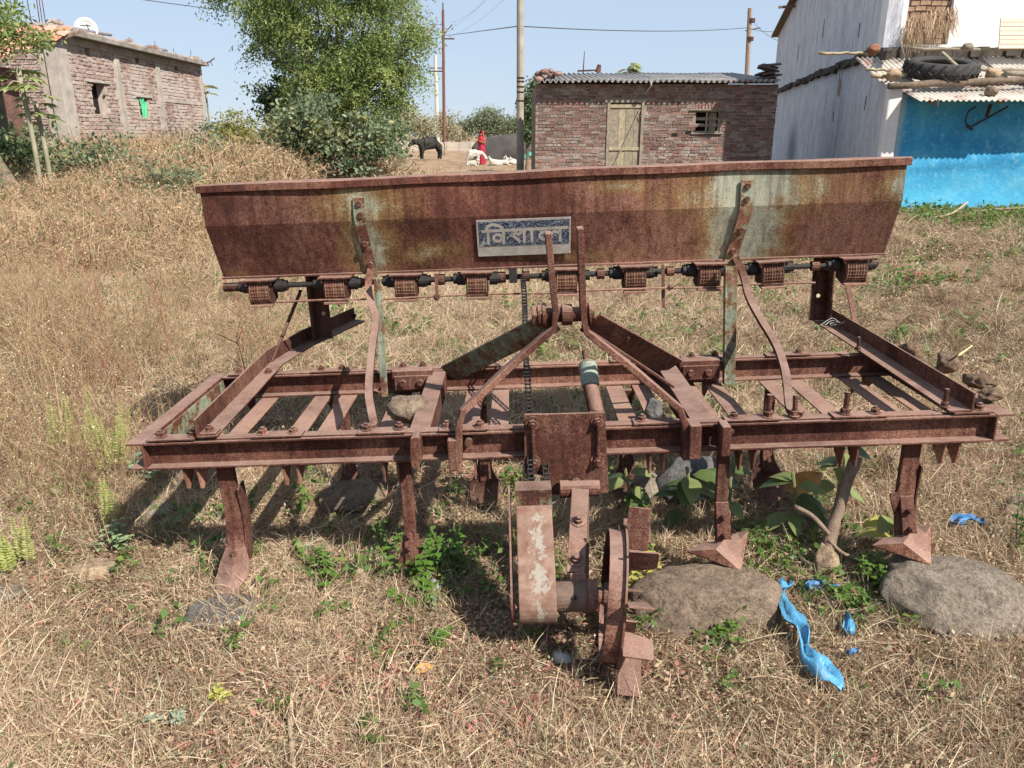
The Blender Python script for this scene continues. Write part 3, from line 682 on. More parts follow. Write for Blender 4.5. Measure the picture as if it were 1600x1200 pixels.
MB().bar((-.40, .735, .88), (-.40, .72, .80), .012, .004).build('rod_hanger', RUSTD, DR); bolt((-.40, .712, .795), (0, -1, 0), 'nut', .9)
MB().bar((.44, .735, .88), (.445, .73, .72), .013, .004).build('rod_hanger', RUSTD, DR); bolt((.46, .712, .80), (1, 0, 0), 'nut', .9)
MB().box(-.13, -.10, .75, .80, .83, .885).build('bearing_block', BLACK, DR)
# sprocket and drive chain
def sprocket(x, y, z, r, name='sprocket'):
    poly = []
    T = 14
    for i in range(T*2):
        rr = r*(1.0 if i % 2 else .86); a = math.pi*i/T; poly.append((rr*math.cos(a), rr*math.sin(a)))
    MB().prism(poly, (x, y, z), (0, 1, 0), (0, 0, 1), (.006, 0, 0)).build(name, BLACK, DR)
CX = -.078
sprocket(CX - .003, .77, .85, .042)
def link_mesh():
    m = MB()
    for s_ in (-1, 1): m.box(s_*.0085 - .0012, s_*.0085 + .0012, -.0045, .0045, -.0105, .0105)
    m.cyl((-.0105, 0, .0065), (.0105, 0, .0065), .0036, 6); return m.mesh('chain_link', BLACK)
LK = link_mesh()
def chain(a, b, x):
    a, b = Vector(a), Vector(b); n_ = int((b-a).length/.0165); q = (a-b).to_track_quat('Z', 'X').to_euler()
    # keep the link's flat sides facing along x
    d = (a-b).normalized(); ang = math.atan2(d.z, d.y) - math.pi/2
    for i in range(n_):
        p_ = a.lerp(b, i/n_); sc_ = 1.0 if i % 2 else .8
        link('chain_link', LK, DR, (x + .002*math.sin(i*.21), p_.y, p_.z), (ang, 0, 0), (sc_, 1, 1))
chain((0, .728, .85), (0, -.155, .40), CX); chain((0, .80, .82), (0, .0, .30), CX + .0005)
chain((0, -.02, .44), (0, -.15, .36), CX + .042)
# ---- three point mast
for s_, top, kn, lo in ((-1, (-.008, .11, 1.09), (.010, .13, .83), (-.285, .0, .585)), (1, (.083, .11, 1.10), (.092, .13, .815), (.372, .0, .570))):
    T_, K_, L_ = map(Vector, (top, kn, lo))
    pts = [T_, T_.lerp(K_, .5), K_ + Vector((0, 0, .03)), K_ + Vector((s_*.010, -.01, -.025)), K_.lerp(L_, .5) + Vector((0, 0, -.004)), L_ + Vector((-s_*.012, 0, .012)), L_ + Vector((0, -.004, -.03)), L_ + Vector((s_*.004, -.006, -.14))]
    MB().strip(pts, .046, .019, (0, 1, 0)).build('mast_strap', RUST, DR, bevel=.0025)
    MB().cyl(T_ + Vector((-.009, 0, -.022)), T_ + Vector((.009, 0, -.022)), .012, 12).build('mast_eye', RUSTD, DR)
# pin, spacers and nut
m = MB(); m.cyl((-.060, .14, .842), (-.045, .14, .842), .034, 6); m.build('pin_nut', RUSTY, DR, bevel=.002)
m = MB(); m.cyl((-.044, .14, .842), (-.034, .14, .842), .036, 18).cyl((-.030, .14, .842), (-.018, .14, .842), .038, 18); m.build('pin_washer', RUST, DR, bevel=.002)
MB().cyl((-.018, .14, .842), (.125, .14, .842), .022, 18).build('hitch_pin', RUST, DR)
MB().cyl((.028, .14, .842), (.060, .14, .842), .032, 20).build('pin_spacer', RUSTY, DR, bevel=.003)
MB().cyl((.108, .14, .842), (.116, .14, .842), .034, 18).build('pin_washer', RUST, DR, bevel=.002)
# back stays: wide flat bars from the pin down to the cross members
def flat(p0, p1, h, t, mat, name='mast_stay', upv=(0, 0, 1), cut=True):
    p0, p1 = Vector(p0), Vector(p1); d = (p1-p0); u = Vector(upv); u = (u - d*(u.dot(d)/d.dot(d))).normalized(); L_ = d.length
    k = .35*h if cut else 0
    return MB().prism([(0, -h/2), (L_ - k, -h/2), (L_, -h/2 + k), (L_, h/2), (0, h/2)], p0, d.normalized(), u, d.cross(u).normalized()*t).build(name, mat, DR, bevel=.0015)
o = flat((.0, .16, .815), (-.350, .44, .575), .075, .010, RUSTG, upv=(.25, -.55, .8)); tag(o, 'flat mast stay with faded green paint')
flat((.115, .16, .815), (.405, .36, .605), .088, .010, RUST, upv=(.35, -.55, .8))
flat((.100, .15, .80), (.395, .30, .56), .045, .008, RUSTD, upv=(.0, -1, .1))
MB().bar((-.02, .2, .755), (.14, .2, .755), .014, .014).build('stay_tie', RUSTD, DR)
bolt((.235, .235, .735), (.3, -.55, .75), 'small', 1.5); bolt((-.16, .30, .70), (-.3, -.6, .6), 'head', 1.2)
# turnbuckle (screw stay)
MB().cyl((.118, .385, .66), (.124, .33, .60), .010).build('stay_screw', RUSTD, DR)
o = MB().cyl((.124, .345, .625), (.128, .29, .565), .030, 20, .030).build('collar', plain('grey_green_paint', (.22, .25, .2), .7, .3, .3, 40, .3), DR, bevel=.004, smooth=False)
MB().cyl((.128, .292, .568), (.148, .13, .440), .026, 20).build('stay_tube', RUST, DR, bevel=.003)
MB().cyl((.124, .352, .634), (.124, .345, .625), .018, 16, .030).build('collar_neck', RUSTG, DR)
# ---- drive bracket plate with four bolts
poly = [(-.095, .592), (.138, .590), (.150, .345), (.146, .335), (.108, .335), (.100, .352), (.088, .372), (.062, .388), (.035, .385), (.015, .365), (.004, .335), (-.020, .335), (-.028, .37), (-.048, .40), (-.098, .41)]
MB().prism(poly, (0, -.022, 0), (1, 0, 0), (0, 0, 1), (0, -.009, 0)).build('bracket_plate', RUST, DR, bevel=.002)
for x in (-.070, .117):
    for z in (.566, .445): bolt((x, -.031, z), (0, -1, 0), 'washer', 1.0)
    MB().cyl((x, -.041, .45), (x, -.041, .56), .0055).build('clamp_rod', RUST, DR)
    MB().box(x - .02, x + .02, -.021, .0, .43, .585).build('bracket_packing', RUSTD, DR)
# hitch lugs
def lug(x, z0_, z1_, w_=.030, d=.06, mat=RUST):
    MB().prism([(0, 0), (w_, 0), (w_, z1_ - z0_), (0, z1_ - z0_)], (x - w_/2, -.0005, z0_), (1, 0, 0), (0, 0, 1), (0, -d, 0)).build('hitch_lug', mat, DR, bevel=.004)
MB().prism([(-.016, .475), (-.010, .540), (.010, .545), (.016, .535), (.017, .47), (.002, .438), (-.012, .45)], (-.412, -.0005, 0), (1, 0, 0), (0, 0, 1), (0, -.055, 0)).build('hitch_lug', RUST, DR, bevel=.003)
lug(.398, .440, .545, .034, .045); lug(.482, .452, .545, .026, .06); lug(-.305, .420, .52, .03, .030)
MB().cyl((.497, -.0, .5), (.515, .02, .5), .014).build('hitch_boss', RUSTD, DR); MB().cyl((-.26, .044, .5), (-.26, -.005, .5), .012).build('hitch_boss', RUSTD, DR)
# ---- wheel arm, chain case, hub
HY, HZ = -.34, .19
m = MB(); m.cyl((.01, -.055, .365), (.12, -.055, .365), .024, 16); m.build('arm_pivot', RUST, DR, bevel=.002)
MB().cyl((.003, -.055, .365), (.03, -.055, .365), .026, 16).build('pivot_bush', RUSTY, DR, bevel=.002)
MB().bar((.062, -.075, .372), (.030, -.285, .225), .050, .010).build('wheel_arm', RUST, DR, bevel=.002)
MB().bar((.066, -.060, .345), (.04, -.31, .175), .046, .010).build('wheel_arm', RUSTD, DR, bevel=.002)
av = (Vector((.030, -.285, .225)) - Vector((.062, -.075, .372))); an = Vector((0, -av.z, av.y)).normalized(); an = -an if an.y > 0 else an
for t in (.40, .86): bolt(Vector((.062, -.075, .372)) + av*t + an*.005, an, 'washer', 1.05)
def stadium(y0, z0_, r0, y1, z1_, r1, n_=14):
    d = Vector((y1-y0, z1_-z0_)); a = math.atan2(d.y, d.x); out = []
    for i in range(n_+1): t = a + math.pi/2 + math.pi*i/n_; out.append((y0 + r0*math.cos(t), z0_ + r0*math.sin(t)))
    for i in range(n_+1): t = a - math.pi/2 + math.pi*i/n_; out.append((y1 + r1*math.cos(t), z1_ + r1*math.sin(t)))
    return out
n = NT('case_paint', .85, .2); f = n.noise(26, 6, rough=.75); g = n.map((1, 1, .35)); f2 = n.noise(30, 5, g, rough=.8)
base = n.ramp(f, [(.3, (.13, .055, .036)), (.5, (.19, .115, .085)), (.7, (.27, .18, .135))])
q = n.map((1/.028, 0, 1/.17), (.072/.028, 0, -.25/.17)); ln = n.t.nodes.new('ShaderNodeVectorMath'); ln.operation = 'LENGTH'; n.L(q, ln.inputs[0])
k = n.math('ADD', n.math('SUBTRACT', 1.15, ln.outputs['Value']), n.math('MULTIPLY', n.math('SUBTRACT', f2, .52), 6))
n.col(n.mix(n.ramp(k, [(.4, 0.), (.75, .9)]), base, (.27, .245, .20))); n.bump(f, .5, .003); M_CASE = n.m
MB().prism(stadium(-.155, .365, .045, HY, HZ - .005, .062), (-.125, 0, 0), (0, 1, 0), (0, 0, 1), (.098, 0, 0)).build('chain_case', M_CASE, DR, bevel=.003)
MB().prism(stadium(-.150, .375, .050, HY + .004, HZ - .003, .060), (-.146, 0, 0), (0, 1, 0), (0, 0, 1), (.006, 0, 0)).build('case_plate', RUST, DR, bevel=.001)
MB().prism([(-.12, .425), (-.135, .36), (-.20, .375), (-.19, .43)], (-.126, 0, 0), (0, 1, 0), (0, 0, 1), (.100, 0, 0)).build('case_top', RUSTP, DR)
bolt((-.132, -.385, HZ - .048), (-1, 0, 0), 'small', .7)
for z in (.385,): 
    for y in (-.175,): bolt((-.128, y - .02, z), (-.6, -1, .6), 'small', .5)
m = MB(); m.cyl((-.027, HY, HZ), (.055, HY, HZ), .040, 22); m.build('hub_housing', plain('dull_iron', (.13, .085, .065), .7, .3, .3, 40, .3), DR, bevel=.002)
MB().cyl((.055, HY, HZ), (.082, HY, HZ), .043, 22).build('hub_collar', RUSTD, DR, bevel=.002)
MB().cyl((.08, HY, HZ), (.135, HY, HZ), .022, 18).build('axle', RUSTD, DR)
MB().bar((.035, -.30, .235), (.035, HY + .005, HZ), .045, .02).build('arm_foot', RUST, DR, bevel=.003)
MB().cyl((.02, HY - .034, HZ + .019), (.0199, HY - .041, HZ + .0225), .006, 10).build('grease_hole', plain('black_hole', (.01, .008, .007)), DR)
# ---- ground wheel: flat ring with twelve paddles
WH = empty('ground_wheel', (.128, HY, HZ)); WH.parent = DR; WH.rotation_euler = (0, rad(5.0), rad(-5.5))
def ring(r0, r1, x0_, x1_, n_=48):
    m = MB()
    for i in range(n_):
        a = 2*math.pi*i/n_; c_, s_ = math.cos(a), math.sin(a)
        m.v += [(x0_, r0*c_, r0*s_), (x0_, r1*c_, r1*s_), (x1_, r1*c_, r1*s_), (x1_, r0*c_, r0*s_)]
    for i in range(n_):
        a = i*4; b = ((i+1) % n_)*4
        for k in range(4): m.f.append((a+k, b+k, b+(k+1) % 4, a+(k+1) % 4)); m.m.append(0)
    return m
ring(.165, .172, -.028, .012).build('rim', RUST, WH, bevel=.001)
ring(.120, .185, .012, .018).build('rim_flange', RUST, WH, bevel=.001)
for k in range(4):
    a = k*math.pi/2 + .35; MB().bar((.006, .02*math.cos(a), .02*math.sin(a)), (.006, .166*math.cos(a), .166*math.sin(a)), .03, .008, (0, -math.sin(a), math.cos(a))).build('spoke', RUSTD, WH)
MB().cyl((-.03, 0, 0), (.03, 0, 0), .030, 20).build('wheel_hub', RUSTD, WH, bevel=.002)
NL = 10
for k in range(NL):
    a = 2*math.pi*(k + .22)/NL; e = Vector((0, math.cos(a), math.sin(a))); tg = Vector((0, -math.sin(a), math.cos(a)))
    outer = .245 if k % 2 == 0 else .215; inner = .13
    if k % 2 == 0: poly = [(inner, .0), (outer, .0), (outer, .056), (outer - .004, .060), (inner, .058)]
    else: poly = [(inner, .0), (outer - .004, .0), (outer, .068), (outer - .005, .074), (outer - .065, .076), (inner, .02)]
    tilt = (e + Vector((.16, 0, 0)) + tg*random.uniform(-.1, .1)).normalized()
    o = MB().prism([(p_[0], p_[1]) for p_ in poly], (.016, 0, 0), e, (1, 0, 0), tg*.005).build('paddle', RUST, WH, bevel=.001)
# ---- tines
def tine(x, front=True, big=False, kind=0):
    y = .052 if front else .62
    root = empty('tine', (x, y, 0)); root.parent = DR
    w_ = .052 if big else .036
    low = .10
    pts = smooth_path([(0, 0, .4395), (0, .004, .33), (0, .004, .25), (0, -.008, .17), (0, -.035, low)], 5)
    MB().strip(pts, w_, .022).build('shank', RUST, root, bevel=.003)
    if big: MB().strip(smooth_path([(w_*.62, .010, .36), (w_*.62, .022, .24), (w_*.62, .004, .15), (w_*.55, -.01, .11)], 4), .006, .055).build('shank_stiffener', RUSTD, root, bevel=.001)
    if not front or kind in (0, 1):
        m = MB(); w2 = .075 if kind == 0 else .055
        # pointed spoon share: ridge in the middle, wings back
        R_ = [(0, -.008, .205, .022), (0, -.030, .16, .030), (0, -.060, .12, .046), (0, -.095, .088, .050), (-.008, -.135, .062, .030), (-.014, -.175, .044, .003)] if kind == 0 and front else [(0, -.010, .175, .024), (0, -.028, .13, .032), (0, -.048, .085, w2*.75), (0, -.075, .045, w2*.80), (0, -.105, .015, w2*.5), (0, -.125, -.005, .004)]
        n0 = 0
        for (cx_, cy_, cz_, hw) in R_:
            m.v += [(cx_ - hw, cy_ + hw*.35, cz_ + hw*.10), (cx_, cy_ - .004, cz_), (cx_ + hw, cy_ + hw*.35, cz_ + hw*.10)]
        for i in range(len(R_)-1):
            a = i*3; m.f += [(a, a+1, a+4, a+3), (a+1, a+2, a+5, a+4)]; m.m += [0, 0]
        o = m.build('share', RUST if front else RUSTD, root); s__ = o.modifiers.new('plate', 'SOLIDIFY'); s__.thickness = .006; s__.offset = 1
        bolt((0, -.040, .150), (0, -1, .4), 'head', .9, root)
        if kind == 1: bolt((0, -.026, .185), (0, -1, .3), 'head', .9, root)
    else:
        if big: MB().prism([(-.024, .30), (-.034, .27), (-.052, .265), (-.050, .25), (-.034, .20), (-.004, .13), (-.020, .20)], (0, -.004, 0), (1, 0, 0), (0, 0, 1), (0, -.008, 0)).build('shank_guard', RUSTD, root)
        # sweep share: neck with two bolts, two broad wings
        MB().strip([(0, -.006, .255), (0, -.028, .205), (0, -.048, .16), (0, -.060, .13)], [.040, .042, .044, .05], .008).build('share_neck', RUST, root, bevel=.002)
        m = MB()
        m.v = [(.032, -.135, .088), (0, -.056, .152), (-.114, -.060, .118), (.088, -.005, .152), (-.035, -.088, .138), (.050, -.055, .150), (-.060, -.02, .120), (.06, .015, .135)]
        m.f = [(0, 4, 2), (0, 1, 4), (0, 5, 1), (0, 3, 5), (2, 4, 6), (4, 1, 6), (1, 5, 7), (5, 3, 7)]; m.m = [0]*8
        o = m.build('share', RUSTY, root); s__ = o.modifiers.new('plate', 'SOLIDIFY'); s__.thickness = .005
        for z_, y_ in ((.215, -.030), (.165, -.052)): bolt((0, y_, z_), (0, -1, .35), 'small', 1.3, root)
    return root
tine(-1.010, True, True, 0); tine(-.462, True, False, 1); tine(.508, True, False, 2); tine(1.075, True, True, 2)
for x in (-.770, -.250, .295, .83): tine(x, False, False, 0)

# ------------------------------------------------------------------ stones
def stone_mat(name, c, var=.3, scale=9):
    n = NT(name, .9, .2); f = n.noise(scale, 8, rough=.7); f2 = n.noise(scale*12, 4, rough=.75)
    cc = n.ramp(f, [(.3, tuple(x*(1-var) for x in c)), (.5, c), (.68, tuple(min(1, x*(1+var)) for x in c))])
    cc = n.mix(1, cc, n.ramp(f2, [(.3, (.62, .6, .58)), (.6, (1.2, 1.2, 1.2))]), 'MULTIPLY')
    f3 = n.noise(scale*4.5, 6, rough=.75); cc = n.mix(1, cc, n.ramp(f3, [(.34, (.6, .57, .54)), (.48, (1, 1, 1)), (.68, (1.2, 1.2, 1.18))]), 'MULTIPLY')
    n.col(cc); n.bump(n.math('ADD', n.math('ADD', f, f3), n.math('MULTIPLY', f2, .4)), 1.0, .014); return n.m
ST_BROWN = stone_mat('brown_stone', (.20, .15, .11), .38); ST_GREY = stone_mat('grey_stone', (.215, .178, .14), .38); ST_SLATE = stone_mat('slate', (.13, .125, .12), .2)
ST_TAN = stone_mat('tan_stone', (.33, .24, .16)); ST_CLOD = stone_mat('clod', (.17, .10, .065)); ST_RED = stone_mat('red_stone', (.24, .115, .075))
def stone(loc, size, mat, label=None, rot=0, seed=0, flat_=.0, name='stone', cat='stone', group=None, sub=4, rough=.16, parent=None):
    bm = bmesh.new(); bmesh.ops.create_icosphere(bm, subdivisions=sub, radius=1)
    r = random.Random(seed); pl_ = []
    for i in range(12):
        v = Vector((r.gauss(0, 1), r.gauss(0, 1), r.gauss(0, .8))).normalized(); pl_.append((v, r.uniform(.66, .92)))
    if flat_: pl_.append((Vector((r.uniform(-.1, .1), r.uniform(-.15, 0), 1)).normalized(), flat_))
    off = Vector((seed*3.1, seed*1.7, seed))
    for v in bm.verts:
        p = v.co.copy()
        for nn, d in pl_:
            e = p.dot(nn) - d
            if e > 0: p -= nn*e*.97
        h = mn.fractal(p*1.6 + off, 1, 2.2, 5)*rough*.8 + mn.noise(p*7 + off)*.022 + mn.noise(p*19 + off)*.010 - .05*max(0, mn.noise(p*3.3 - off) - .35)
        v.co = p*(1 + h)
    for v in bm.verts: v.co = Vector((v.co.x*size[0], v.co.y*size[1], v.co.z*size[2]))
    me = bpy.data.meshes.new(name); bm.to_mesh(me); bm.free(); me.materials.append(mat); me.polygons.foreach_set('use_smooth', [True]*len(me.polygons))
    o = link(name, me, parent, loc, (0, 0, rot)); tag(o, label, cat if label else None, group); return o
stone((.58, 1.985, .0), (.245, .165, .150), ST_BROWN, 'big flat topped brown boulder between the ground wheel and the blue plastic strip', .2, 3, .72, 'boulder', 'boulder', sub=5)
stone((1.335, 1.975, .0), (.285, .185, .165), ST_GREY, 'big grey boulder under the rightmost tine of the seed drill', -.3, 12, .75, 'boulder', 'boulder', sub=5)
stone((-.84, 1.96, .005), (.15, .085, .035), ST_SLATE, 'dark slate slab under the point of the leftmost tine', .35, 5, .7)
stone((-.97, 1.90, .0), (.10, .05, .025), ST_TAN, 'tan flat stone beside the dark slate slab', .5, 15, .7)
stone((-1.33, 2.56, .02), (.085, .06, .04), ST_GREY, 'pale grey stone in the shade left of the leftmost tine', .3, 8, .7)
stone((-.62, 2.66, .03), (.13, .11, .08), ST_BROWN, 'large brown rock in shadow behind the rear tine', .1, 21, .9)
stone((-1.30, 2.85, .04), (.10, .10, .08), ST_BROWN, 'brown rock in shadow behind the pale grey stone', .1, 22)
stone((-1.36, 2.2, .0), (.10, .06, .035), ST_TAN, 'half buried tan stone left of the leftmost tine', 0, 23, .7)
stone((-1.55, 2.05, .0), (.06, .05, .03), ST_GREY, 'small grey stone at the left beside the lime green weed', 0, 24, .7)
stone((-.90, 1.42, -.012), (.09, .06, .035), ST_TAN, 'tan stone half sunk in the grass at the bottom left', 0, 25, .7)
stone((-.60, 1.44, -.012), (.065, .05, .03), ST_GREY, 'grey stone half sunk beside the stick at the bottom', 0, 26, .7)
stone((-.475, 2.10, .01), (.025, .02, .06), ST_TAN, 'upright tan stone among green weeds by the second tine', 0, 27)
stone((.72, 2.75, .06), (.16, .12, .10), ST_SLATE, 'dark squared rock in deep shadow behind the broad leaves', .1, 28, .8)
stone((.50, 2.72, .04), (.11, .08, .08), ST_GREY, 'grey rock in shadow right of the ground wheel', .7, 29)
stone((1.00, 2.16, .05), (.045, .04, .075), ST_TAN, 'tan stone standing below the cut stump', .4, 30)
stone((1.95, 2.55, .03), (.16, .10, .06), ST_BROWN, 'flat brown rock behind the big grey boulder', .2, 31, .7)
stone((1.62, 2.95, .04), (.10, .08, .06), ST_TAN, 'tan rock behind the rightmost tine', .2, 32, .8)
for i, (x, y, s_) in enumerate(((3.6, 6.75, .13), (3.95, 6.8, .08))):
    stone((x, y, gz(x, y) + .02), (s_, s_*.7, s_*.55), ST_RED, ['larger reddish stone on the bank behind the seed drill', 'smaller reddish stone beside a larger one on the bank'][i], .3*i, 33 + i)
clods = [(2.35, 4.05), (2.62, 4.35), (2.05, 4.25), (2.9, 4.1), (2.5, 5.2), (3.05, 5.6), (1.75, 5.0)]
for i, (x, y) in enumerate(clods):
    s_ = random.uniform(.07, .12); stone((x, y, gz(x, y)), (s_, s_*.8, s_*.5), ST_CLOD, ['earth clod nearest the mud lumps on the drill rail', 'second brown earth clod up the bare bank', 'brown earth clod just behind the right rear rail', 'rightmost brown earth clod on the bare bank', 'brown earth clod in the middle of the bare bank', 'highest brown earth clod on the bare bank', 'brown earth clod behind the right hopper upright'][i], i, 40 + i, name='earth_clod', cat='clod', group='earth clods on the bank')
# stones lying on the drill
stone((-.335, 2.36, .508), (.078, .055, .052), ST_BROWN, 'angular brown stone lying on the drill frame by the left mount block', .2, 51)
stone((.46, 2.36, .492), (.034, .028, .045), ST_SLATE, 'small upright grey stone lying on the drill slats under the mast stay', .2, 52)
deb = [(1.40, 2.60, .635, .045, .04, .038), (1.455, 2.47, .625, .055, .04, .036), (1.48, 2.32, .61, .055, .04, .022), (1.455, 2.20, .603, .038, .03, .020)]
M_DUNG = stone_mat('dry_dung', (.20, .135, .09), .4, 18)
for i, (x, y, z, a, b, c_) in enumerate(deb):
    stone((x, y, z), (a, b, c_), M_DUNG, ['topmost dry mud lump at the back of the right drill rail', 'rounded dry mud lump in the middle of the right drill rail', 'flat layered dry mud cake on the right drill rail', 'small mud lump at the front corner of the drill frame'][i], i, 60 + i, name='mud_lump', cat='mud lump', sub=4, rough=.3)
# pale plastic behind the frame, glass bits
# ------------------------------------------------------------------ blue plastic strip
M_BLUE = plain('blue_plastic', (.075, .26, .43), .4, .5, .3, 25, .4)
M_BLUE2 = plain('blue_plastic_dark', (.03, .14, .32), .4, .5, .3, 25, .4)
def ribbon(name, pts, w0, mat, label, amp=.012, seed=0, n_=40, K=7):
    P_ = smooth_path(pts, max(2, n_//len(pts))); vs = []; fs = []
    for i, p in enumerate(P_):
        d = (P_[min(i+1, len(P_)-1)] - P_[max(i-1, 0)]).normalized(); s_ = d.cross(Vector((0, 0, 1))).normalized()
        ww = w0*(.8 + .35*math.sin(i*.5 + seed))*(.5 if i in (0, len(P_)-1) else 1)
        for k in range(K):
            u = k/(K-1) - .5
            vs.append(p + s_*u*ww + Vector((0, 0, amp*mn.noise(Vector((i*.3, k*.8, seed))) * 1.6 + amp*.8*math.sin(u*9 + i*.25))))
    for i in range(len(P_)-1):
        for k in range(K-1): a = i*K + k; fs.append((a, a+1, a+K+1, a+K))
    me = bpy.data.meshes.new(name); me.from_pydata([tuple(v) for v in vs], [], fs); me.materials.append(mat); me.polygons.foreach_set('use_smooth', [True]*len(fs))
    o = link(name, me); s__ = o.modifiers.new('film', 'SOLIDIFY'); s__.thickness = .0008; tag(o, label, 'plastic'); return o
ribbon('plastic_strip', [(.835, 2.05, .055), (.80, 1.99, .06), (.80, 1.90, .055), (.80, 1.80, .05), (.78, 1.72, .045), (.80, 1.66, .045), (.83, 1.60, .03)], .055, M_BLUE, 'long twisted strip of bright blue plastic sheet on the grass between the boulders', .014, 2)
ribbon('plastic_scrap', [(.90, 2.05, .035), (.95, 2.06, .04), (1.0, 2.04, .035)], .03, M_BLUE2, 'small dark blue plastic scrap just above the end of the long blue strip', .01, 5, 12)
ribbon('plastic_scrap', [(1.14, 2.00, .035), (1.19, 2.00, .045), (1.24, 2.01, .035)], .035, M_BLUE2, 'dark blue plastic scrap left of the big grey boulder', .012, 6, 12)
ribbon('plastic_scrap', [(.94, 1.83, .03), (.96, 1.87, .035), (.97, 1.92, .03)], .03, M_BLUE, 'thin blue plastic scrap right of the long blue strip', .01, 7, 12)
ribbon('plastic_scrap', [(1.55, 2.42, .06), (1.60, 2.43, .075), (1.66, 2.42, .06)], .045, M_BLUE2, 'crumpled blue plastic behind the share of the rightmost tine', .012, 8, 12)
ribbon('plastic_scrap', [(.90, 1.74, .03), (.93, 1.745, .034)], .018, M_BLUE2, 'tiny blue plastic scrap right of the lower end of the long strip', .008, 9, 8)
M_CLEARISH = plain('white_film', (.30, .30, .28), .3, .5)
ribbon('plastic_wrapper', [(.11, 1.72, .035), (.13, 1.70, .05), (.16, 1.72, .03)], .035, M_CLEARISH, 'crumpled clear wrapper in the grass left of the wheel bottom', .014, 10, 10)
ribbon('plastic_wrapper', [(-.27, 2.03, .03), (-.25, 2.05, .045), (-.22, 2.03, .03)], .035, M_CLEARISH, 'crumpled clear wrapper below the green weeds of the second tine', .014, 11, 10)
# dry sticks
def stick(pts, r, label, mat=None, name='stick'):
    P_ = smooth_path(pts, 6); MBx = MB().tube(P_, [r*(1 - .5*i/len(P_)) for i in range(len(P_))], 7)
    o = MBx.build(name, mat or M_DRYWOOD, None, smooth=True); tag(o, label, 'stick'); return o
M_DRYWOOD = plain('dry_wood', (.34, .26, .18), .9, .2, .3, 20, .5)
stick([(-.545, 1.58, .03), (-.53, 1.50, .035), (-.505, 1.42, .03), (-.475, 1.33, .03), (-.47, 1.25, .02)], .0075, 'bent dry stick lying at the bottom edge left of the middle')
stick([(-.17, 1.79, .03), (-.22, 1.74, .04), (-.25, 1.66, .03)], .004, 'short curled dry stalk below the green weeds')
stick([(.62, 1.78, .03), (.75, 1.81, .04), (.86, 1.80, .03)], .0025, 'thin pale stalk in front of the flat topped boulder')
stick([(1.46, 2.42, .665), (1.53, 2.47, .685)], .004, 'pale yellow straw sticking out of the mud lumps on the rail', plain('pale_straw', (.6, .47, .22)))
for i, (a, b) in enumerate((((5.9, 11.3), (7.3, 12.6)), ((7.2, 13.2), (8.6, 12.2)), ((8.4, 14.0), (9.8, 12.3)), ((5.6, 11.5), (4.9, 10.4)))):
    stick([(a[0], a[1], gz(*a) + .04), ((a[0]+b[0])/2 + .1, (a[1]+b[1])/2, .22), (b[0], b[1], gz(*b) + .25)], .025, ['long dry branch lying in front of the blue shed', 'forked dry branch near the blue wall', 'dry branch rising at the right edge of the picture', 'short grey branch behind the right drill rail'][i])

# ------------------------------------------------------------------ small plants beside the drill
def plant(name, loc, leaves, stems, mats, label, cat='plant'):
    """leaves: (p,d,n,len,width,var); one leaf mesh joined as foliage plus stem"""
    root = empty(name, loc, (0, 0, 0), label, cat)
    if stems:
        m = MB()
        for pts, r in stems: m.tube(smooth_path(pts, 3) if len(pts) > 2 else pts, r, 5)
        m.build('stem', mats[1], root, smooth=True)
    return root
def leaf_blade(m, p, d, nrm, ln, wd, fold=.25, droop=.25):
    p, d, nrm = Vector(p), Vector(d).normalized(), Vector(nrm); s_ = d.cross(nrm).normalized(); u = s_.cross(d).normalized(); K = 6
    n0 = len(m.v)
    for i in range(K+1):
        t = i/K; hw = wd*.5*(math.sin(math.pi*min(1, t**.85))**.8 if 0 < t < 1 else .02); c_ = p + d*ln*t - Vector((0, 0, 1))*droop*ln*t*t
        m.v += [tuple(c_ - s_*hw + u*hw*fold), tuple(c_), tuple(c_ + s_*hw + u*hw*fold)]
    for i in range(K): a = n0 + i*3; m.f += [(a, a+1, a+4, a+3), (a+1, a+2, a+5, a+4)]; m.m += [m.mi]*2
M_LEAFY = plain('yellowed_leaf', (.36, .33, .08), .5, .4); M_DEADLEAF = plain('dead_orange_leaf', (.52, .27, .09), .6, .3, .4, 14, .5)
def vmat(name, c):
    n = NT(name, .45, .4); f = n.noise(12, 5); cc = n.ramp(f, [(.3, tuple(x*.7 for x in c)), (.7, tuple(x*1.3 for x in c))]); n.col(cc)
    tr = n.t.nodes.new('ShaderNodeBsdfTranslucent'); n.L(cc, tr.inputs[0]); mx = n.t.nodes.new('ShaderNodeMixShader'); mx.inputs[0].default_value = .35
    n.L(n.b.outputs[0], mx.inputs[1]); n.L(tr.outputs[0], mx.inputs[2]); n.L(mx.outputs[0], n.t.nodes['Material Output'].inputs[0]); return n.m
M_TEAK = vmat('teak_leaf', (.085, .125, .04)); M_TEAKL = vmat('teak_leaf_light', (.21, .25, .09)); M_YLEAF = vmat('yellow_leaf', (.45, .44, .10)); M_WEED = vmat('fresh_weed_leaf', (.10, .20, .03))
M_STEM = plain('green_stem', (.16, .17, .07)); M_STUMP = plain('stump_bark', (.20, .145, .105), .9, .2, .3, 30, .6)
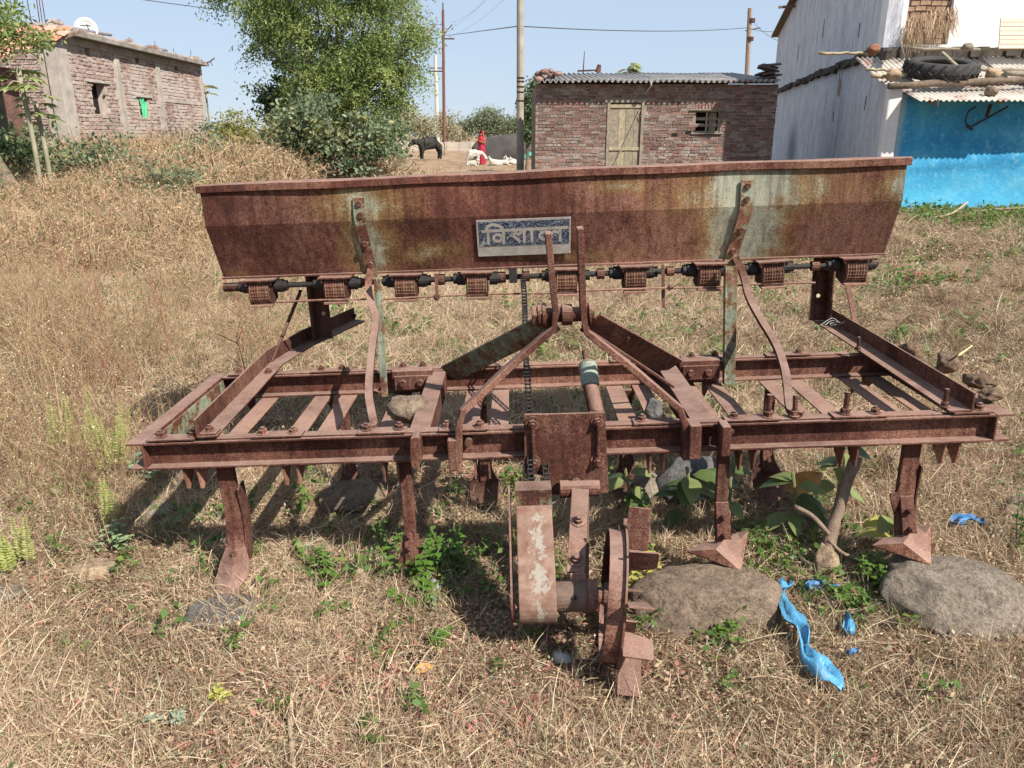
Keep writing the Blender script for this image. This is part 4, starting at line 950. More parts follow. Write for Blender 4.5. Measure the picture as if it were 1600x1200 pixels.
def broad_plant(loc, lv, label, stem_h=.25, seed=0):
    root = empty('broadleaf_seedling', loc, (0, 0, 0), label, 'plant'); r = random.Random(seed)
    MB().tube(smooth_path([(0, 0, 0), (.01, 0, stem_h*.5), (-.01, .01, stem_h)], 3), [.006]*7, 6).build('stem', M_STEM, root)
    for (dx, dy, z, ln, wd, mt) in lv:
        m = MB(); d = Vector((dx, dy, r.uniform(-.15, .25))).normalized()
        leaf_blade(m, (d.x*.01, d.y*.01, z), d, (r.uniform(-.3, .3), -.35, 1), ln, wd, .2, .45); m.build('leaf', mt, root, smooth=True)
    return root
def lvs(n_, h, l, w_, mats, seed):
    r = random.Random(seed); out = []
    for i in range(n_):
        a = i*2.4 + r.uniform(-.4, .4); out.append((math.cos(a), math.sin(a)*.8, h*r.uniform(.35, 1.05), l*r.uniform(.7, 1.15), w_*r.uniform(.8, 1.1), r.choice(mats)))
    return out
broad_plant((.62, 2.45, 0), lvs(9, .22, .135, .068, [M_TEAK, M_TEAK, M_TEAKL], 1), 'broad leaved green seedling in the shade right of the ground wheel', .25, 1)
broad_plant((.78, 2.52, 0), lvs(5, .2, .12, .06, [M_TEAK, M_TEAKL], 2), 'broad leaved seedling behind the third front tine', .24, 2)
broad_plant((.98, 2.42, 0), lvs(8, .21, .125, .062, [M_TEAK, M_TEAKL], 3), 'broad leaved seedling left of the cut stump with drooping dark leaves', .24, 3)
broad_plant((1.16, 2.50, .02), lvs(9, .30, .11, .06, [M_TEAKL, M_TEAK, M_TEAKL], 4), 'tall broad leaved seedling rising beside the cut stump', .30, 4)
broad_plant((1.24, 2.25, 0), lvs(9, .16, .095, .052, [M_TEAKL, M_YLEAF, M_TEAK, M_TEAKL], 5), 'low broad leaved seedling with one yellow leaf right of the stump', .18, 5)
broad_plant((.42, 2.55, 0), lvs(6, .2, .11, .055, [M_TEAKL, M_TEAK], 6), 'small broad leaved seedling just behind the ground wheel', .2, 6)
# dead curled leaf
m = MB(); leaf_blade(m, (0, 0, 0), (.5, -.1, .55), (-.3, -1, .2), .17, .085, .9, .25); o = m.build('dead_leaf', M_DEADLEAF, None, smooth=True, loc=(.99, 2.52, .13)); tag(o, 'large curled orange dead leaf hanging left of the cut stump', 'leaf')
m = MB(); leaf_blade(m, (0, 0, 0), (1, .5, .1), (0, -.4, 1), .06, .028, .4, .1); o = m.build('dead_leaf', M_DEADLEAF, None, smooth=True, loc=(-.255, 1.66, .03)); tag(o, 'small curled brown dead leaf in the grass at the bottom middle', 'leaf')
# cut stump with bent stem
st = empty('cut_stump', (1.02, 2.20, 0), (0, 0, 0), 'brown bent cut stem growing up under the drill frame', 'stump')
MB().tube(smooth_path([(0, .0, .06), (.02, .03, .13), (.05, .06, .20), (.07, .08, .28), (.10, .10, .36)], 4), [.024, .024, .023, .022, .021, .02, .019, .019, .018, .018, .018, .018, .018, .019, .02, .021, .018], 10).build('trunk', M_STUMP, st, smooth=True)
MB().tube(smooth_path([(.0, .0, .13), (-.05, .03, .18), (-.1, .06, .20)], 4), .008, 7).build('side_branch', M_STUMP, st, smooth=True)
MB().tube(smooth_path([(.0, .0, .11), (.05, -.02, .07), (.12, -.03, .06), (.2, -.01, .07)], 4), .006, 7).build('side_branch', M_STUMP, st, smooth=True)

def leafy_weed(loc, n_st, h, ls, label, mat=M_WEED, seed=0, spread=.06, name='leafy_weed', per=9):
    r = random.Random(seed); root = empty(name, loc, (0, 0, 0), label, 'weed'); ms = MB(); ml = MB()
    for i in range(n_st):
        a = r.uniform(0, 6.28); t = Vector((math.cos(a)*spread*r.random()*1.4, math.sin(a)*spread*r.random()*1.2, h*r.uniform(.5, 1.1))); b = Vector((t.x*.3, t.y*.3, 0))
        mid = (b+t)/2 + Vector((r.uniform(-.01, .01), r.uniform(-.01, .01), .01)); ms.tube([b, mid, t], .0018, 4)
        for j in range(per):
            u = .25 + .75*j/per; p = b.lerp(mid, u*2) if u < .5 else mid.lerp(t, u*2 - 1); aa = j*2.4 + r.random(); l_ = ls*r.uniform(.6, 1.1)
            leaf_blade(ml, p, (math.cos(aa), math.sin(aa), .35), (0, 0, 1), l_, l_*.6, .25, .3)
    ms.build('stem', M_STEM, root); tag(ml.build('foliage', mat, root, smooth=True), kind='stuff'); return root
WL = 'bright green leafy weed '
leafy_weed((-.30, 2.10, 0), 12, .15, .035, WL + 'at the foot of the second tine', M_WEED, 1, .08)
leafy_weed((-.20, 2.22, 0), 12, .13, .033, WL + 'just right of the second tine', M_WEED, 2, .09)
leafy_weed((-.27, 1.97, 0), 8, .09, .034, WL + 'in front of the second tine share', M_WEED, 3, .08)
leafy_weed((-.58, 2.14, 0), 12, .08, .022, 'low bright green feathery weed left of the second tine', M_WEED, 4, .12, per=12)
leafy_weed((-.42, 2.27, 0), 8, .14, .024, WL + 'touching the left side of the second tine', M_WEED, 5, .05)
leafy_weed((-.205, 1.78, 0), 5, .085, .032, 'small lone green weed in sunlit grass below the second tine', M_WEED, 6, .03)
leafy_weed((.42, 2.20, 0), 9, .26, .035, 'green creeper climbing left of the flat topped boulder', M_WEED, 7, .05)
leafy_weed((.39, 2.05, 0), 7, .16, .034, 'yellowing creeper between ground wheel and flat topped boulder', M_YLEAF, 8, .05)
leafy_weed((1.13, 2.10, 0), 10, .11, .028, WL + 'below the rightmost tine beside the grey boulder', M_WEED, 9, .08)
leafy_weed((.86, 2.26, 0), 12, .10, .016, 'fine leaved green weed right of the third front tine', M_WEED, 10, .10, per=14)
leafy_weed((1.0, 2.02, 0), 5, .06, .026, 'small green weed in dry grass right of the flat topped boulder', M_WEED, 11, .06)
leafy_weed((.60, 1.84, 0), 4, .075, .02, 'tiny green weed in front of the flat topped boulder', M_WEED, 12, .02)
leafy_weed((-.73, 1.56, 0), 4, .05, .02, 'small yellow weed left of the bent stick', M_YLEAF, 13, .03)
leafy_weed((1.72, 2.3, .0), 7, .30, .03, 'sparse green weed hanging at the right end of the drill frame', M_WEED, 14, .07)
# feathery lime plants at the left
def fern(loc, n_st, h, label, seed, mat=M_LIME):
    r = random.Random(seed); root = empty('feathery_weed', loc, (0, 0, 0), label, 'weed'); bl = []; ex = []
    for i in range(n_st):
        b = Vector((r.uniform(-.06, .06), r.uniform(-.06, .06), 0)); d = Vector((r.gauss(0, .22), r.gauss(0, .18), 1)).normalized(); hh = h*r.uniform(.6, 1); t = b + d*hh
        bl.append(([b, (b+t)/2, t], .003, r.random()))
        K = int(hh/.011)
        for j in range(K):
            u = .25 + .75*j/K; p = b.lerp(t, u); l_ = .026*(1.15 - u*.75)
            for s_ in (-1, 1):
                e = Vector((s_, r.uniform(-.3, .3), .25)); ex.append((leafq(p, e, Vector((0, -1, .4)), l_, l_*.36), r.random(), 1))
    me = blade_mesh('fern', bl, [M_STEM, mat], ex); o = link('foliage', me, root); tag(o, kind='stuff'); return root
fern((-1.66, 2.9, 0), 9, .34, 'feathery lime green weed left of the drill, the tallest of them', 1)
fern((-1.95, 3.15, 0), 9, .30, 'feathery lime green weed behind and left of the tallest one', 2)
fern((-2.25, 2.95, 0), 8, .30, 'feathery lime green weed at the left edge beside the drill', 3)
fern((-1.60, 2.15, 0), 12, .24, 'feathery lime green weed low at the left edge of the picture', 4)
fern((-1.46, 2.5, 0), 6, .2, 'sparse feathery lime weed left of the drill corner', 5)
leafy_weed((-1.48, 2.85, 0), 6, .16, .05, 'grey green leafy weed just left of the drill corner', plain('grey_leaf', (.16, .24, .15)), 15, .05)
leafy_weed((-1.35, 2.30, 0), 7, .12, .03, 'grey green weed with yellow tips left of the slate', plain('grey_leaf2', (.19, .25, .12)), 16, .07)
leafy_weed((-.80, 1.50, 0), 6, .05, .018, 'flat grey green weed at the bottom left', plain('grey_leaf3', (.22, .27, .20)), 17, .06)
# reddish bare stalks
M_REDSTALK = plain('red_stalk', (.25, .10, .07))
for i, (x, y, h) in enumerate(((-2.55, 4.6, .75), (-2.05, 4.4, .6), (-1.55, 4.2, .55), (-1.35, 3.7, .4), (-3.3, 5.6, .8), (-2.9, 5.2, .7), (-1.95, 3.6, .4))):
    ms = MB(); b = Vector((0, 0, 0)); t = Vector((random.uniform(-.05, .05), 0, h)); ms.tube([b, (b+t)/2 + Vector((.02, 0, 0)), t], [.004, .003, .0015], 5)
    for j in range(9):
        u = random.uniform(.35, 1); p = b.lerp(t, u); e = p + Vector((random.uniform(-.1, .1), random.uniform(-.1, .1), random.uniform(.05, .12))); ms.tube([p, e], [.002, .001], 4)
    o = ms.build('bare_stalk', M_REDSTALK, None, loc=(x, y, gz(x, y))); tag(o, 'bare reddish stalk ' + ['at the left edge of the dry weeds, second tallest', 'left of the hopper, beside the shorter ones', 'nearest below the left end of the hopper', 'just behind the left corner of the drill frame', 'farthest left among the dry weeds, the tallest', 'second from the left among the dry weeds', 'low in front of the others, above the lime weeds'][i], 'stalk', 'bare stalks in the weeds')
# ------------------------------------------------------------------ walls with openings, bricks
def cells(u0, u1, z0, z1, holes):
    us = sorted({u0, u1, *[h[0] for h in holes], *[h[1] for h in holes]}); zs = sorted({z0, z1, *[h[2] for h in holes], *[h[3] for h in holes]})
    for a, b in zip(us[:-1], us[1:]):
        for c_, d in zip(zs[:-1], zs[1:]):
            cu, cz = (a+b)/2, (c_+d)/2
            if not any(h[0] < cu < h[1] and h[2] < cz < h[3] for h in holes): yield a, b, c_, d
def holed_wall(name, org, ud, nd, u0, u1, z0, z1, th, holes, mat, parent):
    """org + u*ud + z; thickness goes away from nd"""
    m = MB(); ud = Vector(ud); nd = Vector(nd)
    for a, b, c_, d in cells(u0, u1, z0, z1, holes):
        m.prism([(a, c_), (b, c_), (b, d), (a, d)], org, ud, (0, 0, 1), -nd*th)
    return m.build(name, mat, parent)
def brick_field(parent, org, ud, nd, u0, u1, z0, z1, bl, bh, joint, holes, mats, nparts, score, proud=.012, jit=.3, seed=1):
    """every brick its own part up to nparts, the rest joined in one stuff mesh"""
    r = random.Random(seed); ud = Vector(ud); nd = Vector(nd); org = Vector(org); L_ = []
    nz = int((z1 - z0)/(bh + joint))
    for j in range(nz):
        z = z0 + j*(bh + joint) + joint/2; u = u0 + ((j % 2)*.5)*(bl + joint) - r.uniform(0, .03)
        while u < u1 - .03:
            l_ = bl*r.uniform(.82, 1.1); a = max(u, u0); b = min(u + l_, u1); u += l_ + joint*r.uniform(.7, 1.4)
            if b - a < .04: continue
            if any(h[0] - .02 < (a+b)/2 < h[1] + .02 and h[2] - .02 < z + bh/2 < h[3] + .02 for h in holes): continue
            L_.append((a, b, z + r.gauss(0, .003)*jit*3, bh*r.uniform(.88, 1.05), proud*r.uniform(.2, 1.5)))
    L_.sort(key=lambda q: score(q[0], q[2])); shared = {}
    rest = [MB() for _ in mats]
    def addb(m, P0, l_, h, d):
        c_ = min(.006, h*.12); e = .004
        m.prism([(c_, 0), (l_ - c_, 0), (l_, c_), (l_, h - c_), (l_ - c_, h), (c_, h), (0, h - c_), (0, c_)], P0 - nd*.02, ud, (0, 0, 1), nd*(.02 + d))
    for i, (a, b, z, h, d) in enumerate(L_):
        mi = r.randrange(len(mats))
        if i < nparts:
            key = (round((b-a)/(bl*.12)), mi)
            if key not in shared:
                m = MB(); addb(m, Vector((0, 0, 0)), key[0]*bl*.12, bh*.97, proud); shared[key] = m.mesh('brick', mats[mi])
            link('brick', shared[key], parent, org + ud*a + Vector((0, 0, z)) + nd*r.uniform(-.008, .006))
        else: addb(rest[mi], org + ud*a + Vector((0, 0, z)), b-a, h, d)
    for m, mt in zip(rest, mats):
        if m.v: tag(m.build('brickwork', mt, parent), kind='stuff')
def brick_mat(name, c, v=.3, pale=(.42, .36, .32), amt=.62):
    n = NT(name, .92, .15); f = n.noise(3.5, 6, rough=.7); f2 = n.noise(28, 5, rough=.7); f3 = n.noise(1.1, 4, rough=.7)
    cc = n.ramp(f, [(.3, tuple(x*(1-v) for x in c)), (.5, c), (.7, tuple(x*(1+v) for x in c))])
    cc = n.mix(1, cc, n.ramp(f2, [(.3, (.7, .68, .66)), (.65, (1.2, 1.2, 1.2))]), 'MULTIPLY')
    k = n.math('ADD', n.math('MULTIPLY', f2, .55), n.math('MULTIPLY', f3, .45))
    cc = n.mix(n.ramp(k, [(amt - .07, 0.), (amt, .85)]), cc, pale); n.col(cc); n.bump(f2, .6, .01); return n.m
BR1 = [brick_mat('red_brick', (.25, .14, .115), .3, (.46, .40, .36), .52), brick_mat('brown_brick', (.21, .12, .10), .3, (.46, .40, .36), .52), brick_mat('pale_brick', (.33, .215, .18), .3, (.48, .42, .38), .50)]
BR2 = [brick_mat('old_red_brick', (.225, .13, .105), .35, (.32, .28, .25), .60), brick_mat('old_brown_brick', (.165, .115, .097), .35, (.30, .27, .24), .60), brick_mat('old_grey_brick', (.235, .185, .16), .35, (.36, .33, .30), .58), brick_mat('old_dark_brick', (.15, .085, .07), .3, (.4, .36, .3), .6)]
MORTAR = plain('pale_mortar', (.40, .34, .29), .95, .1, .25, 4, .5); MORTAR2 = plain('old_mortar', (.25, .20, .165), .95, .1, .35, 3, .5)
CONC = plain('rough_concrete', (.37, .33, .29), .95, .1, .28, 2.5, .5); CONCD = plain('dirty_concrete', (.24, .215, .19), .95, .1, .4, 3, .5)
DARK = plain('dark_interior', (.02, .018, .016), .95, .1)

# ------------------------------------------------------------------ left brick house
LH = empty('brick_house', (-10.86, 19.8, .2), (0, 0, 0), 'unfinished red brick house at the left with concrete pillars and green cloth window', 'house'); LH.scale = (1, 1, 1.025)
O = (0, 0, -.2)
holes = [(1.40, 2.10, 1.85, 2.60), (4.0, 4.55, 1.88, 2.36), (1.38, 1.66, 3.22, 3.52), (4.15, 4.38, 3.26, 3.46), (6.85, 7.1, 3.28, 3.45)]
holed_wall('wall', (0, 0, -.2), (0, 1, 0), (1, 0, 0), 0, 9.0, 0, 3.55, .22, holes, MORTAR, LH)
pill = [(0, .42, 0, 3.6), (2.80, 3.06, 0, 3.6), (5.35, 5.62, 0, 3.6), (8.82, 9.02, 0, 3.6)]
band = (5.64, 8.80, 2.30, 2.40)
brick_field(LH, (.0, 0, -.2), (0, 1, 0), (1, 0, 0), .44, 8.8, .9, 3.40, .22, .068, .026, holes + [(a, b, c_, d) for a, b, c_, d in pill] + [band], BR1, 170, lambda u, z: abs(u - 1.9) + abs(z - 2.7)*.3, .014, seed=3)
holed_wall('wall', (-3.2, -.001, -.2), (1, 0, 0), (0, -1, 0), 0, 3.1, 0, 3.25, .22, [], MORTAR, LH)
brick_field(LH, (-3.2, -.001, -.2), (1, 0, 0), (0, -1, 0), .0, 2.78, 1.2, 3.15, .27, .085, .035, [], BR1[:2], 125, lambda u, z: -u, .02, seed=4)
for a, b, c_, d in pill:
    MB().box(-.10, .05 if a else .052, a, b, c_ - .2, d - .2 - .02).build('pillar', CONC, LH, bevel=.01)
MB().box(-.24, .0515, -.055, .44, -.2, 3.36).build('corner_pillar', CONC, LH, bevel=.01)
MB().box(-.05, .03, band[0], band[1], band[2] - .2, band[3] - .2).build('lintel_band', CONC, LH, bevel=.004)
for h in holes[:2]:
    MB().box(-.12, .05, h[0] - .2, h[1] + .3, h[3] - .2 + .003, h[3] - .2 + .06).build('lintel', CONC, LH, bevel=.004)
for h in holes: MB().box(-1.2, -.222, h[0] - .3, h[1] + .3, h[2] - .4, h[3] + .1).build('dark_room', DARK, LH)
MB().box(-.10, .045, .441, 8.819, 3.20, 3.365).build('ring_beam', CONC, LH, bevel=.006)
m = MB(); m.box(-3.4, .28, -.30, 9.15, 3.37, 3.49); m.build('roof_slab', CONCD, LH, bevel=.01)
r = random.Random(5)
for k in range(34):
    y = -.15 + k*.27
    if r.random() < .8:
        for lv in range(r.choice([1, 1, 2])): MB().box(.02 + r.uniform(-.02, .02), .14, y, y + .23, 3.492 + lv*.085, 3.565 + lv*.085).build('parapet_brick', r.choice(BR1), LH, bevel=.004)
for k in range(5):
    x = -.3 - k*.28; MB().box(x, x + .24, -.2, -.08, 3.492, 3.57).build('parapet_brick', BR1[k % 3], LH, bevel=.004)
for (x, y, h) in ((-.55, .2, .95), (-.45, .35, .75), (-.36, .45, .9), (-.30, .2, .6), (-.2, 6.1, .35), (-.25, 7.6, .3), (-.2, 8.8, .35), (-.3, 4.6, .3)):
    MB().cyl((x, y, 3.49), (x + r.uniform(-.03, .03), y, 3.49 + h), .010, 6).build('rebar', RUSTD, LH)
for (a, b, rr) in (((-.3, .9, 3.62), (-.15, 3.2, 3.70), .05), ((-.1, .1, 3.56), (-.35, 1.0, 3.78), .05), ((-.05, 5.2, 3.6), (0, 6.4, 3.62), .05)):
    MB().cyl(a, b, rr, 10).build('roof_pipe', plain('pipe_grey', (.25, .25, .27), .5), LH)
MB().tube(smooth_path([(.1, 8.9, 3.45), (.35, 9.0, 3.5), (.55, 9.0, 3.62)]), .02, 6).build('bent_bar', RUSTD, LH); MB().tube([(.38, 9.0, 3.52), (.45, 9.0, 3.38)], .015, 6).build('bent_bar', RUSTD, LH)
# green cloth in window
m = MB(); nx_, nz_ = 12, 10
for j in range(nz_+1):
    for i in range(nx_+1):
        u, v = i/nx_, j/nz_; m.v.append((-.04 + .025*math.sin(u*14 + v*2), 4.03 + .42*u*(1 - .15*v), 2.14 - .2 + .22 - .52*v + .06*math.sin(u*5)*(1-v)))
for j in range(nz_):
    for i in range(nx_): a = j*(nx_+1) + i; m.f.append((a, a+1, a+nx_+2, a+nx_+1)); m.m.append(0)
o = m.build('curtain', plain('green_cloth', (.08, .42, .20), .8, .2, .3, 6), None, smooth=True, loc=(-10.81, 19.8, .2)); tag(o, 'bright green cloth hanging in the window of the left brick house', 'cloth')
# satellite dish on the roof
SD = empty('satellite_dish', (-11.25, 22.2, 3.70), (0, 0, rad(20)), 'white satellite dish on the roof of the left brick house', 'satellite dish')
m = MB(); K = 24
for j in range(6):
    rr = .29*j/5
    for i in range(K): a = 2*math.pi*i/K; m.v.append((rr*math.cos(a), -.15 + .35*(rr**2)*-1 + .12, .32 + rr*math.sin(a)))
for j in range(5):
    for i in range(K): a = j*K + i; b = j*K + (i+1) % K; m.f.append((a, b, b+K, a+K)); m.m.append(0)
o = m.build('dish', plain('dish_white', (.50, .52, .52), .6), SD, smooth=True); s__ = o.modifiers.new('t', 'SOLIDIFY'); s__.thickness = .01
for x in (-.1, .0, .1): MB().cyl((x, -.12, 0), (x, -.10, .30), .012, 6).build('mast', RUSTD, SD)
MB().cyl((-.12, -.12, .40), (.12, -.12, .40), .012, 6).build('mast_crossbar', RUSTD, SD); MB().tube([(.05, -.10, .2), (.1, -.35, .25), (.08, -.45, .4)], .012, 6).build('feed_arm', RUSTD, SD)

# ------------------------------------------------------------------ tiled shed at far left
TR = empty('tiled_shed', (-10.6, 16.0, .2), (0, 0, 0), 'low shed at the far left edge under a slope of red clay tiles', 'shed')
TILE = [plain('clay_tile', (.50, .19, .13), .8, .2, .25, 3), plain('clay_tile_pale', (.55, .27, .2), .8, .2, .25, 3)]
m = MB(); m.box(-2.2, .45, .35, .9, -.2, 2.45); m.build('wall', brick_mat('shed_brick', (.15, .08, .065)), TR)
ca, cb = Vector((-2.2, -.1, 2.50)), Vector((1.42, -.1, 2.55))
for j in range(7):
    for i in range(11):
        x = -2.2 + i*.33 + (j % 2)*.05; y = -.1 + j*.24; z = 2.50 + j*.115
        if x > .55 + j*.14: continue
        m = MB()
        for q in range(5):
            u = q/4; m.v += [(.31*u, 0, .03*math.sin(math.pi*u) + .012), (.31*u, .30, .03*math.sin(math.pi*u))]
        for q in range(4): m.f.append((q*2, q*2+2, q*2+3, q*2+1)); m.m.append(0)
        key = 'tile_mesh%d' % ((i + j) % 2)
        if key not in globals(): globals()[key] = m.mesh('roof_tile', TILE[(i + j) % 2])
        o = link('roof_tile', globals()[key], TR, (x, y, z), (math.atan2(.115, .24), random.uniform(-.02, .02), random.uniform(-.02, .02)))
MB().bar((.75, -.1, 2.47), (1.55, 1.55, 3.22), .06, .05).build('verge_board', M_BARK, TR)
MB().box(-.3, .45, .30, .345, -.2, 2.45).build('front_face', DARK, TR)  # near-black sheet painted to stand for the shade inside the shed

# ------------------------------------------------------------------ middle brick hut
MH = empty('brick_hut', (.58, 20.0, 0), (0, 0, 0), 'weathered brick hut with plank door, small barred window and corrugated roof', 'hut')
holes = [(1.76, 2.66, 0, 2.20), (3.90, 4.56, 1.42, 1.94)]
holed_wall('wall', (0, 0, 0), (1, 0, 0), (0, -1, 0), 0, 5.9, 0, 2.54, .3, holes, MORTAR2, MH)
MB().box(0, .25, .301, 4.0, 0, 2.54).build('side_wall', MORTAR2, MH); MB().box(5.65, 5.9, .301, 4.0, 0, 2.54).build('side_wall', MORTAR2, MH); MB().box(.251, 5.649, 3.75, 4.0, 0, 2.9).build('back_wall', MORTAR2, MH)
brick_field(MH, (0, 0, 0), (1, 0, 0), (0, -1, 0), .0, 5.9, .25, 2.56, .20, .060, .016, holes + [(.95 + .78, 1.76, 2.2, 2.3), (3.82, 4.64, 1.94, 2.12)], BR2, 270, lambda u, z: (abs(u - 3.2) > 1.6)*.0 + abs(z - 1.75), .012, .6, seed=9)
for k in range(10): MB().box(3.84 + k*.08, 3.90 + k*.08, -.015, .05, 1.965, 2.11).build('brick', BR2[0], MH)
WOOD = plain('weathered_wood', (.33, .28, .185), .9, .15, .3, 12, .5); WOOD2 = plain('grey_wood', (.25, .215, .16), .9, .15, .3, 12, .5)
dr = empty('door', (1.76, 0, 0)); dr.parent = MH; tag(dr, 'weathered grey brown plank door with a diagonal brace')
for a, b in ((0, .065), (.835, .90)): MB().box(a, b, -.03, .10, .0, 2.12).build('door_frame', WOOD2, dr, bevel=.004)
MB().box(-.06, .96, -.035, .10, 2.121, 2.20).build('door_frame', WOOD2, dr, bevel=.004)
x = .07
for wd_ in (.22, .17, .21, .155):
    MB().box(x + .003, x + wd_ - .003, .02 + random.uniform(-.004, .004), .05, .02, 2.10).build('plank', WOOD if random.random() < .7 else WOOD2, dr, bevel=.003); x += wd_
for z in (.25, 1.0, 2.0): MB().box(.075, .825, -.005, .0155, z, z + .08).build('door_rail', WOOD, dr, bevel=.003)
MB().bar((.10, -.012, .38), (.80, -.012, 1.95), .035, .014, (1, 0, 0)).build('door_brace', WOOD2, dr)
MB().tube([(.78, -.02, 1.85), (.82, -.04, 1.80), (.84, -.02, 1.70)], .01, 6).build('hasp', RUSTD, dr)
wn = empty('window', (3.90, 0, 1.42)); wn.parent = MH
MB().box(-.5, 1.1, .302, .9, -.5, .9).build('dark_room', DARK, wn)
for bx in ((0, .05, 0, .52), (.61, .66, 0, .52), (.05, .61, .0, .04), (.05, .61, .48, .52), (.305, .345, .04, .48)):
    MB().box(bx[0], bx[1], .03, .09, bx[2], bx[3]).build('window_frame', WOOD2, wn, bevel=.003)
for z in (.18, .33): MB().box(.051, .609, .10, .12, z - .035, z + .035).build('window_slat', WOOD2, wn)
MB().box(.40, .58, .13, .15, .04, .47).build('shutter_board', WOOD2, wn)
MB().box(-.12, .76, -.05, .02, .521, .545).build('window_lintel', WOOD2, wn); MB().box(-.06, .72, -.05, .04, -.03, -.002).build('sill', MORTAR2, wn)
for (x, z) in ((3.38, 1.35), (3.72, 1.40)): MB().box(x, x + .14, -.022, .01, z, z + .06).build('wall_gap', DARK, MH)
# corrugated roof: seven sheets
ASB = NT('asbestos_sheet', .9, .2); f = ASB.noise(3, 7, rough=.7); ASB.col(ASB.ramp(f, [(.3, (.16, .15, .145)), (.5, (.25, .24, .23)), (.7, (.34, .325, .31))])); ASB.bump(ASB.noise(40, 4), .3, .01); ASB = ASB.m
def corrugated(name, x0_, x1_, y0_, y1_, za, zb, pitch, amp, mat, parent, rot=0, th=.006):
    n_ = int((x1_ - x0_)/pitch*8); m = MB(); K = 3
    for i in range(n_+1):
        x = x0_ + (x1_ - x0_)*i/n_; dz = amp*math.cos(2*math.pi*x/pitch)
        for k in range(K+1): t = k/K; m.v.append((x, y0_ + (y1_-y0_)*t, za + (zb-za)*t + dz))
    for i in range(n_):
        for k in range(K): a = i*(K+1) + k; m.f.append((a, a+K+1, a+K+2, a+1)); m.m.append(0)
    o = m.build(name, mat, parent, smooth=True); s__ = o.modifiers.new('sheet', 'SOLIDIFY'); s__.thickness = th; return o
for k in range(6):
    a = .02 + k*.955; corrugated('roof_sheet', a, a + 1.04, -.32 - .02*(k % 2), 4.1, 2.585 + .012*(k % 2), 3.06 + .012*(k % 2), .135, .036, ASB, MH)
for k in range(3): MB().bar((.05, .3 + k*1.6, 2.595 + k*.17), (5.9, .3 + k*1.6, 2.595 + k*.17), .05, .05, (0, 1, 0)).build('purlin', M_BARK, MH)
MB().tube(smooth_path([(2.72, -.33, 2.60), (2.75, -.30, 2.50), (2.74, -.2, 2.45), (2.70, -.05, 2.38)]), .022, 8).build('bent_pipe', plain('pale_pipe', (.45, .4, .33)), MH)
for k in range(7): stone((.64 + (k//2)*.16, 20.0 + (k % 3)*.12, 2.66 + (k % 2)*.10 + .02*k), (.13, .09, .075), BR2[k % 3], ['leftmost lowest', 'leftmost upper', 'second lower', 'second upper', 'third lower', 'third upper', 'rightmost'][k] + ' loose brick of the heap on the left end of the hut roof' , k, 80 + k, name='loose_brick', cat='brick', group='loose bricks on the hut roof', sub=2)
for k in range(9): 
    o = MB().box(-.2, .2, -.15, .15, -.02, .02).build('old_tile', plain('old_tile_dark', (.10, .075, .065), .9) if k == 0 else bpy.data.materials['old_tile_dark'], None, loc=(6.16 + (k % 3)*.07, 20.05 + (k % 2)*.1, 2.64 + .043*k), rot=(random.uniform(-.2, .2), random.uniform(-.25, .25), random.uniform(-.3, .3)))
    tag(o, ['lowest', 'second lowest', 'third lowest', 'fourth lowest', 'middle', 'fourth highest', 'third highest', 'second highest', 'topmost'][k] + ' dark old tile of the stack on the right end of the hut roof', 'tile', 'old tiles stacked on the hut roof')
o = empty('iron_stand', (1.85, 21.5, 2.90), (0, 0, 0), 'small dark iron stand with a spike on the hut roof', 'stand')
MB().cyl((0, 0, 0), (.02, 0, .52), .018, 6, .008).build('spike', RUSTD, o); MB().bar((-.15, 0, .05), (.40, 0, .07), .04, .03).build('foot_bar', RUSTD, o); MB().cyl((.38, 0, .02), (.42, 0, .20), .08, 10, .05).build('pot', RUSTD, o)

# ------------------------------------------------------------------ white two storey house and blue shed at right
def white_mat():
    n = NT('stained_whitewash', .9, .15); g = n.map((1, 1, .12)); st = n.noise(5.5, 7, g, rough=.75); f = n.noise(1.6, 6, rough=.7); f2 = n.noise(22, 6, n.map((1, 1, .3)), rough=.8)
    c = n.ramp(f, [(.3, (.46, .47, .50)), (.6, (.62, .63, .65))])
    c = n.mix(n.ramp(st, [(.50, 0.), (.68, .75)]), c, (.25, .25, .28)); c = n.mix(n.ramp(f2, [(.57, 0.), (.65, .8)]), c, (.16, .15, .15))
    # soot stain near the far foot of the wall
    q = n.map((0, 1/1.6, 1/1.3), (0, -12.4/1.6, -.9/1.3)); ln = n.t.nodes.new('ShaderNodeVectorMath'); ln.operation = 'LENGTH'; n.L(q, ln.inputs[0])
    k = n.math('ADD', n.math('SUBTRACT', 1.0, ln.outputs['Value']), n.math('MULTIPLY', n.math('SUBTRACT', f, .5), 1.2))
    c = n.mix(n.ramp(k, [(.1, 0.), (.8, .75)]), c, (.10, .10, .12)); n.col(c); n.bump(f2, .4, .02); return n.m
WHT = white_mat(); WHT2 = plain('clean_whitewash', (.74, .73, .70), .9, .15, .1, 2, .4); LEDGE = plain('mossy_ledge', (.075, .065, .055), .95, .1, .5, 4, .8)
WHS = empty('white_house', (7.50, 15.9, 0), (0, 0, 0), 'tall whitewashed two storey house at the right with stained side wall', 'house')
D_ = Vector((.19, 1, 0)); Dn = D_.normalized(); Ls = 19.5; NL_ = Vector((-Dn.y, Dn.x, 0))
